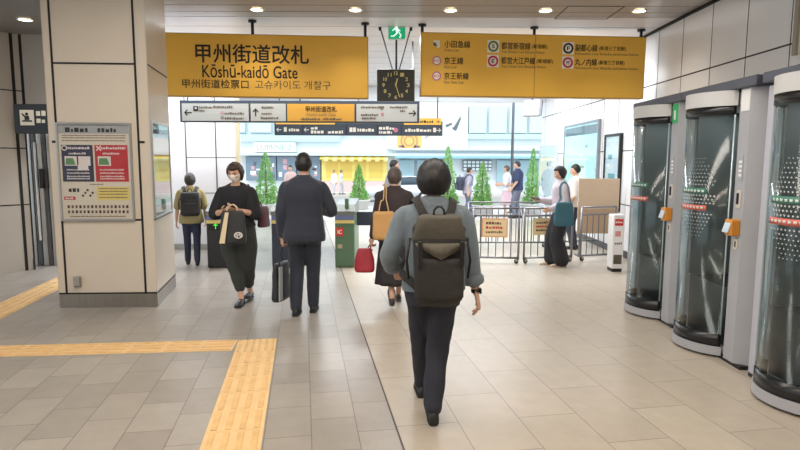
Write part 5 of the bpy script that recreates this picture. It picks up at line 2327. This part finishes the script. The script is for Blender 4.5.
q = [base + Rz @ Vector((x, .072 - .03 * (z / .36), z)) for x, z in ((.075, .01), (.135, .01), (.07, .345), (.03, .345))]
b.loft([q, [v + Vector((0, .004, 0)) for v in q]], smooth=False)
b.build('cream_stripe', MATS['cream_cotton'], root)
b = MB(off=off)
c = base + Vector((-.075, .082, .10))
for k in range(12):
    a0, a1 = 2 * math.pi * k / 12, 2 * math.pi * (k + 1) / 12
    b.loft([[c + Vector((r * math.cos(a) * 1.3, y, r * math.sin(a))) for r, y in ((.026, -.012), (.036, -.012), (.036, .0), (.026, .0))] for a in (a0, a1)], smooth=False)
for x in (-.018, .012):
    b.box(c + Vector((x, -.006, 0)), (.008, .012, .044), rot=Matrix.Rotation(R(20), 4, 'Y'))
b.box(c + Vector((0, -.006, .004)), (.05, .012, .008))
b.build('logo', mat('white_tote_print', (232, 226, 220), .6), root)
bag(P3, 'shoulder_bag', 'maroon shoulder bag at the hip of the masked woman', (-.262, -.17, .86), .20, .24, .11, mat('maroon_leather', (96, 52, 64), .5), rot=R(70), soft=.3,
    strap_pts=[(-.25, -.17, 1.08), (-.20, -.15, 1.2), (-.13, -.05, 1.36), (-.14, -.02, 1.37)], strap_w=.018, snap=True)

# ---- small person with rucksack, far left
P4 = Fig('short person walking away at far left, olive yellow top and navy jeans', (-3.22, 8.75, 0), R(18), 1.43, female=True, lean=.02,
         feet=((-.09, .10, 0, 0), (.08, -.14, .03, R(-20))), wrists=((-.26, .05, .84), (.25, .08, .85)), voxel=.012, sw=.175)
P4.top(mat('olive_yellow_cotton', (160, 150, 106), .85, bump=.1), hem=.80, infl=.032, sleeve=.46, rs=(.078, .075, .070), flare=.02, fold=.007)
P4.pants(mat('navy_jeans', (48, 54, 76), .85), r=(.095, .066, .052), fold=.006)
P4.shoes(SHOE_B, mat('white_sole', (220, 218, 214), .6))
P4.hair(mat('dark_grey_hair', (66, 60, 58), .5, bump=.3, bscale=50), front_z=.3, low=-.5, back_low=-.75, vol=1.30, top=1.16, tex=.06)
P4.backpack('small black rucksack worn by the short person in the olive yellow top', mat('black_nylon', (36, 36, 42), .6, bump=.2, bscale=20), mat('black_nylon_flap', (44, 44, 50), .6), .95, 1.38, .29, .13)

# ---- woman with tan bag ahead of the main walker
P5 = Fig('person in dark brown jacket and long skirt, half hidden by the nearest walker', (-.06, 6.42, 0), R(4), 1.565, female=True, lean=.03,
         feet=((-.04, -.16, .05, R(-40)), (.06, .20, 0, 0)), wrists=((-.28, .04, .80), (.25, .08, .84)), voxel=.011, head_yaw=R(-20), palms=((.3, .3, -.9), (-1, .2, 0)), curl=(1.2, .6))
P5.top(mat('dark_brown_wool', (66, 58, 60), .9, bump=.15), 'jacket', hem=.80, infl=.036, sleeve=.95, rs=(.075, .064, .050), flare=.012, fold=.007, collar=mat('dark_brown_wool', (66, 58, 60)))
P5.skirt(mat('charcoal_skirt', (50, 46, 50), .85), .27, w0=.23, d0=.20)
P5.shoes(mat('grey_brown_shoe', (70, 62, 60), .5), mat('pale_grey_sole', (120, 114, 110), .7))
P5.hair(H_GREYB, front_z=.3, low=-.45, back_low=-.72, vol=1.17, top=1.12, tex=.05)
zt5, zb5 = at(382, 211, 6.2).z, at(382, 239, 6.2).z
bag(P5, 'tote_bag', 'tan leather shoulder tote behind the hip of the person in the brown jacket', (-.135, -.262, zb5), .25, zt5 - zb5, .10, mat('tan_leather', (202, 156, 98), .5), taper=.92, strap_m=mat('tan_strap', (206, 168, 120), .55),
    handles=[[(-.19, -.25, zt5 - .01), (-.165, -.205, zt5 + .10), (-.135, -.165, 1.22), (-.125, -.10, 1.335), (-.12, .0, 1.375)], [(-.08, -.25, zt5 - .01), (-.10, -.205, zt5 + .10), (-.105, -.165, 1.22), (-.10, -.10, 1.345), (-.095, .0, 1.385)]])
wl = P5.wri[0] + (P5.wri[0] - P5.elb[0]).normalized() * .09
bag(P5, 'handbag', 'soft red handbag hanging from the hand of the person in the brown jacket', (wl.x - .075, wl.y - .05, .385), .235, .27, .14, mat('red_handbag_leather', (176, 50, 66), .5), soft=.6, strap_m=mat('dark_red_strap', (130, 40, 52), .5),
    handles=[[(wl.x - .075, wl.y, .625), (wl.x - .045, wl.y, wl.z - .05), (wl.x - .01, wl.y, wl.z + .0), (wl.x + .0, wl.y, wl.z - .05), (wl.x + .02, wl.y, .625)]])

# ---- person beyond her, only the head shows
P6 = Fig('dark haired person farther ahead, only head and shoulder visible above the brown jacket', (-.13, 11.2, 0), R(-60), 1.66, lean=.0, voxel=.014, feet=((-.08, .12, 0, 0), (.08, -.1, 0, 0)))
P6.top(mat('grey_shirt', (150, 152, 158), .8), fold=.005)
P6.pants(mat('dark_grey_trousers', (66, 68, 76), .8))
P6.shoes(SHOE_B)
P6.hair(H_BLACK, front_z=.35, low=-.05, back_low=-.5, vol=1.10, top=1.09)

# ---- walker outside with a dark pack
P7 = Fig('person in a pale grey top outside between two conifers, dark pack on the back', (1.94, 16.5, 0), R(-75), 1.45, female=True, lean=.08, voxel=.014, feet=((-.07, .2, 0, 0), (.07, -.2, .04, R(-25))), wrists=((-.22, .14, .9), (.22, -.05, .86)))
P7.top(mat('pale_grey_top', (168, 168, 186), .8), hem=.82, fold=.006, infl=.03, sleeve=.5)
P7.pants(mat('slate_trousers', (96, 102, 124), .8))
P7.shoes(SHOE_B)
P7.hair(mat('dark_brown_short_hair', (58, 46, 46), .5), front_z=.35, low=-.3, back_low=-.6, vol=1.15, top=1.1)
P7.backpack('dark slate backpack worn by the pale grey top walker outside', mat('slate_nylon', (62, 66, 84), .6), mat('slate_nylon_flap', (74, 78, 96), .6), .92, 1.38, .30, .17)

# ---- pair near the lamp pole
P8 = Fig('person in a white top and pink skirt outside, beside the man in navy', (3.16, 16.9, 0), R(80), 1.50, female=True, voxel=.014, wrists=((-.2, .25, 1.05), (.2, .25, 1.08)))
P8.top(mat('white_blouse', (236, 232, 238), .8), hem=.86, infl=.03, sleeve=.6, fold=.006)
P8.skirt(mat('pale_pink_skirt', (226, 196, 206), .8), .40, w0=.24, d0=.22)
P8.shoes(mat('beige_shoe', (206, 180, 156), .6))
P8.hair(H_GREYB, front_z=.35, low=-.6, back_low=-.8, vol=1.18, top=1.1)
P9 = Fig('person in navy shirt and grey trousers standing outside near the thin pole', (3.36, 16.3, 0), R(62), 1.63, lean=.02, voxel=.012, wrists=((-.27, .10, .90), (.2, .25, 1.0)), feet=((-.10, .05, 0, 0), (.09, -.05, 0, 0)))
P9.top(mat('navy_polo', (52, 60, 92), .8), hem=.84, infl=.034, sleeve=.40, rs=(.080, .078, .072), fold=.008, collar=mat('navy_polo', (52, 60, 92)))
P9.pants(mat('mid_grey_trousers', (112, 116, 132), .8), r=(.1, .076, .062))
P9.shoes(SHOE_B)
P9.hair(mat('greying_dark_hair', (56, 52, 54), .5, bump=.3, bscale=50), front_z=.35, low=-.02, back_low=-.5, vol=1.09, top=1.08)

# ---- woman with the teal bag by the barrier
P10 = Fig('person in lilac grey blouse and wide black trousers with a phone, beside the barrier', (2.50, 8.86, 0), R(86), 1.56, female=True, lean=.01, voxel=.010,
          feet=((-.09, -.03, 0, 0), (.08, .11, 0, 0)), wrists=((-.19, .20, .99), (.02, .36, 1.13)), poles=((-.6, -1, -.4), (.3, -.8, -1)), head_pitch=R(-12), palms=((.8, .1, .3), (-.3, -.4, 1)), curl=(.7, .9))
P10.top(mat('lilac_grey_blouse', (190, 184, 194), .8, bump=.15, bscale=10), 'blouse', hem=.93, infl=.036, sleeve=.92, rs=(.078, .074, .056), flare=.0, fold=.010, collar=mat('lilac_grey_blouse', (190, 184, 194)))
P10.pants(mat('black_wide_trousers', (34, 34, 40), .8, bump=.15), r=(.105, .115, .128), end=.92, fold=.012, infl=.012, thigh=.118)
P10.shoes(mat('beige_flat', (206, 184, 160), .6), mat('beige_sole', (186, 164, 140), .7))
P10.hair(H_BLACK, front_z=.40, low=-.62, back_low=-.80, vol=1.20, top=1.13, tex=.03, side_y=.40, length=.01)
phone(P10, 1, 'dark phone held out by the person in the lilac grey blouse')
zt, zb_ = at(575, 202, 8.8).z, at(575, 224, 8.8).z
bag(P10, 'shoulder_bag', 'teal cloth shoulder bag at the side of the person in the lilac grey blouse', (-.345, .015, zb_), .30, zt - zb_ + .02, .11, mat('teal_cloth', (52, 100, 116), .75, bump=.2), rot=R(88), soft=.25,
    strap_pts=[(-.31, -.09, zt - .02), (-.265, -.08, 1.06), (-.205, -.06, 1.2), (-.13, -.02, 1.315), (-.21, .06, 1.19), (-.29, .11, zt)], strap_w=.03)

# ---- person behind the tan board
P11 = Fig('dark haired person in a white shirt standing behind the tan board', (3.26, 10.6, 0), R(60), 1.58, voxel=.013, wrists=((-.22, .1, .9), (.2, .15, .95)))
P11.top(mat('white_shirt', (228, 222, 218), .8), fold=.006, sleeve=.5, infl=.028)
P11.pants(mat('dark_slate_trousers', (60, 64, 78), .8))
P11.shoes(SHOE_B)
P11.hair(H_BLACK, front_z=.35, low=-.1, back_low=-.5, vol=1.10, top=1.09)

# ---- small pedestrians outside
P12 = Fig('small dark haired pedestrian outside, just beside the head of the man in the suit', (-3.62, 18.9, 0), R(175), 1.47, female=True, voxel=.016)
P12.top(mat('dusty_pink_top', (212, 180, 178), .8), fold=.005)
P12.pants(mat('blue_grey_trousers', (110, 122, 146), .8))
P12.shoes(SHOE_B)
P12.hair(H_BLACK, front_z=.4, low=-.4, back_low=-.7, vol=1.15, top=1.1)
for x, lab, c in ((-4.42, 'pale dressed pedestrian in front of the yellow shop, first of the two', (236, 236, 238)), (-3.95, 'pale dressed pedestrian in front of the yellow shop, nearer the small conifer', (226, 222, 216))):
    q = Fig(lab, (x, 38.3, ST + .14), R(150 if x < -4.2 else -100), 1.62, voxel=.02, feet=((-.08, .1, 0, 0), (.08, -.1, 0, 0)))
    q.top(mat('pale_coat_%d' % c[0], c, .8), hem=.7, fold=.004)
    q.pants(mat('pale_trousers', (204, 204, 208), .8))
    q.shoes(SHOE_B)
    q.hair(H_GREYB, front_z=.35, low=-.2, back_low=-.5, vol=1.12, top=1.1)
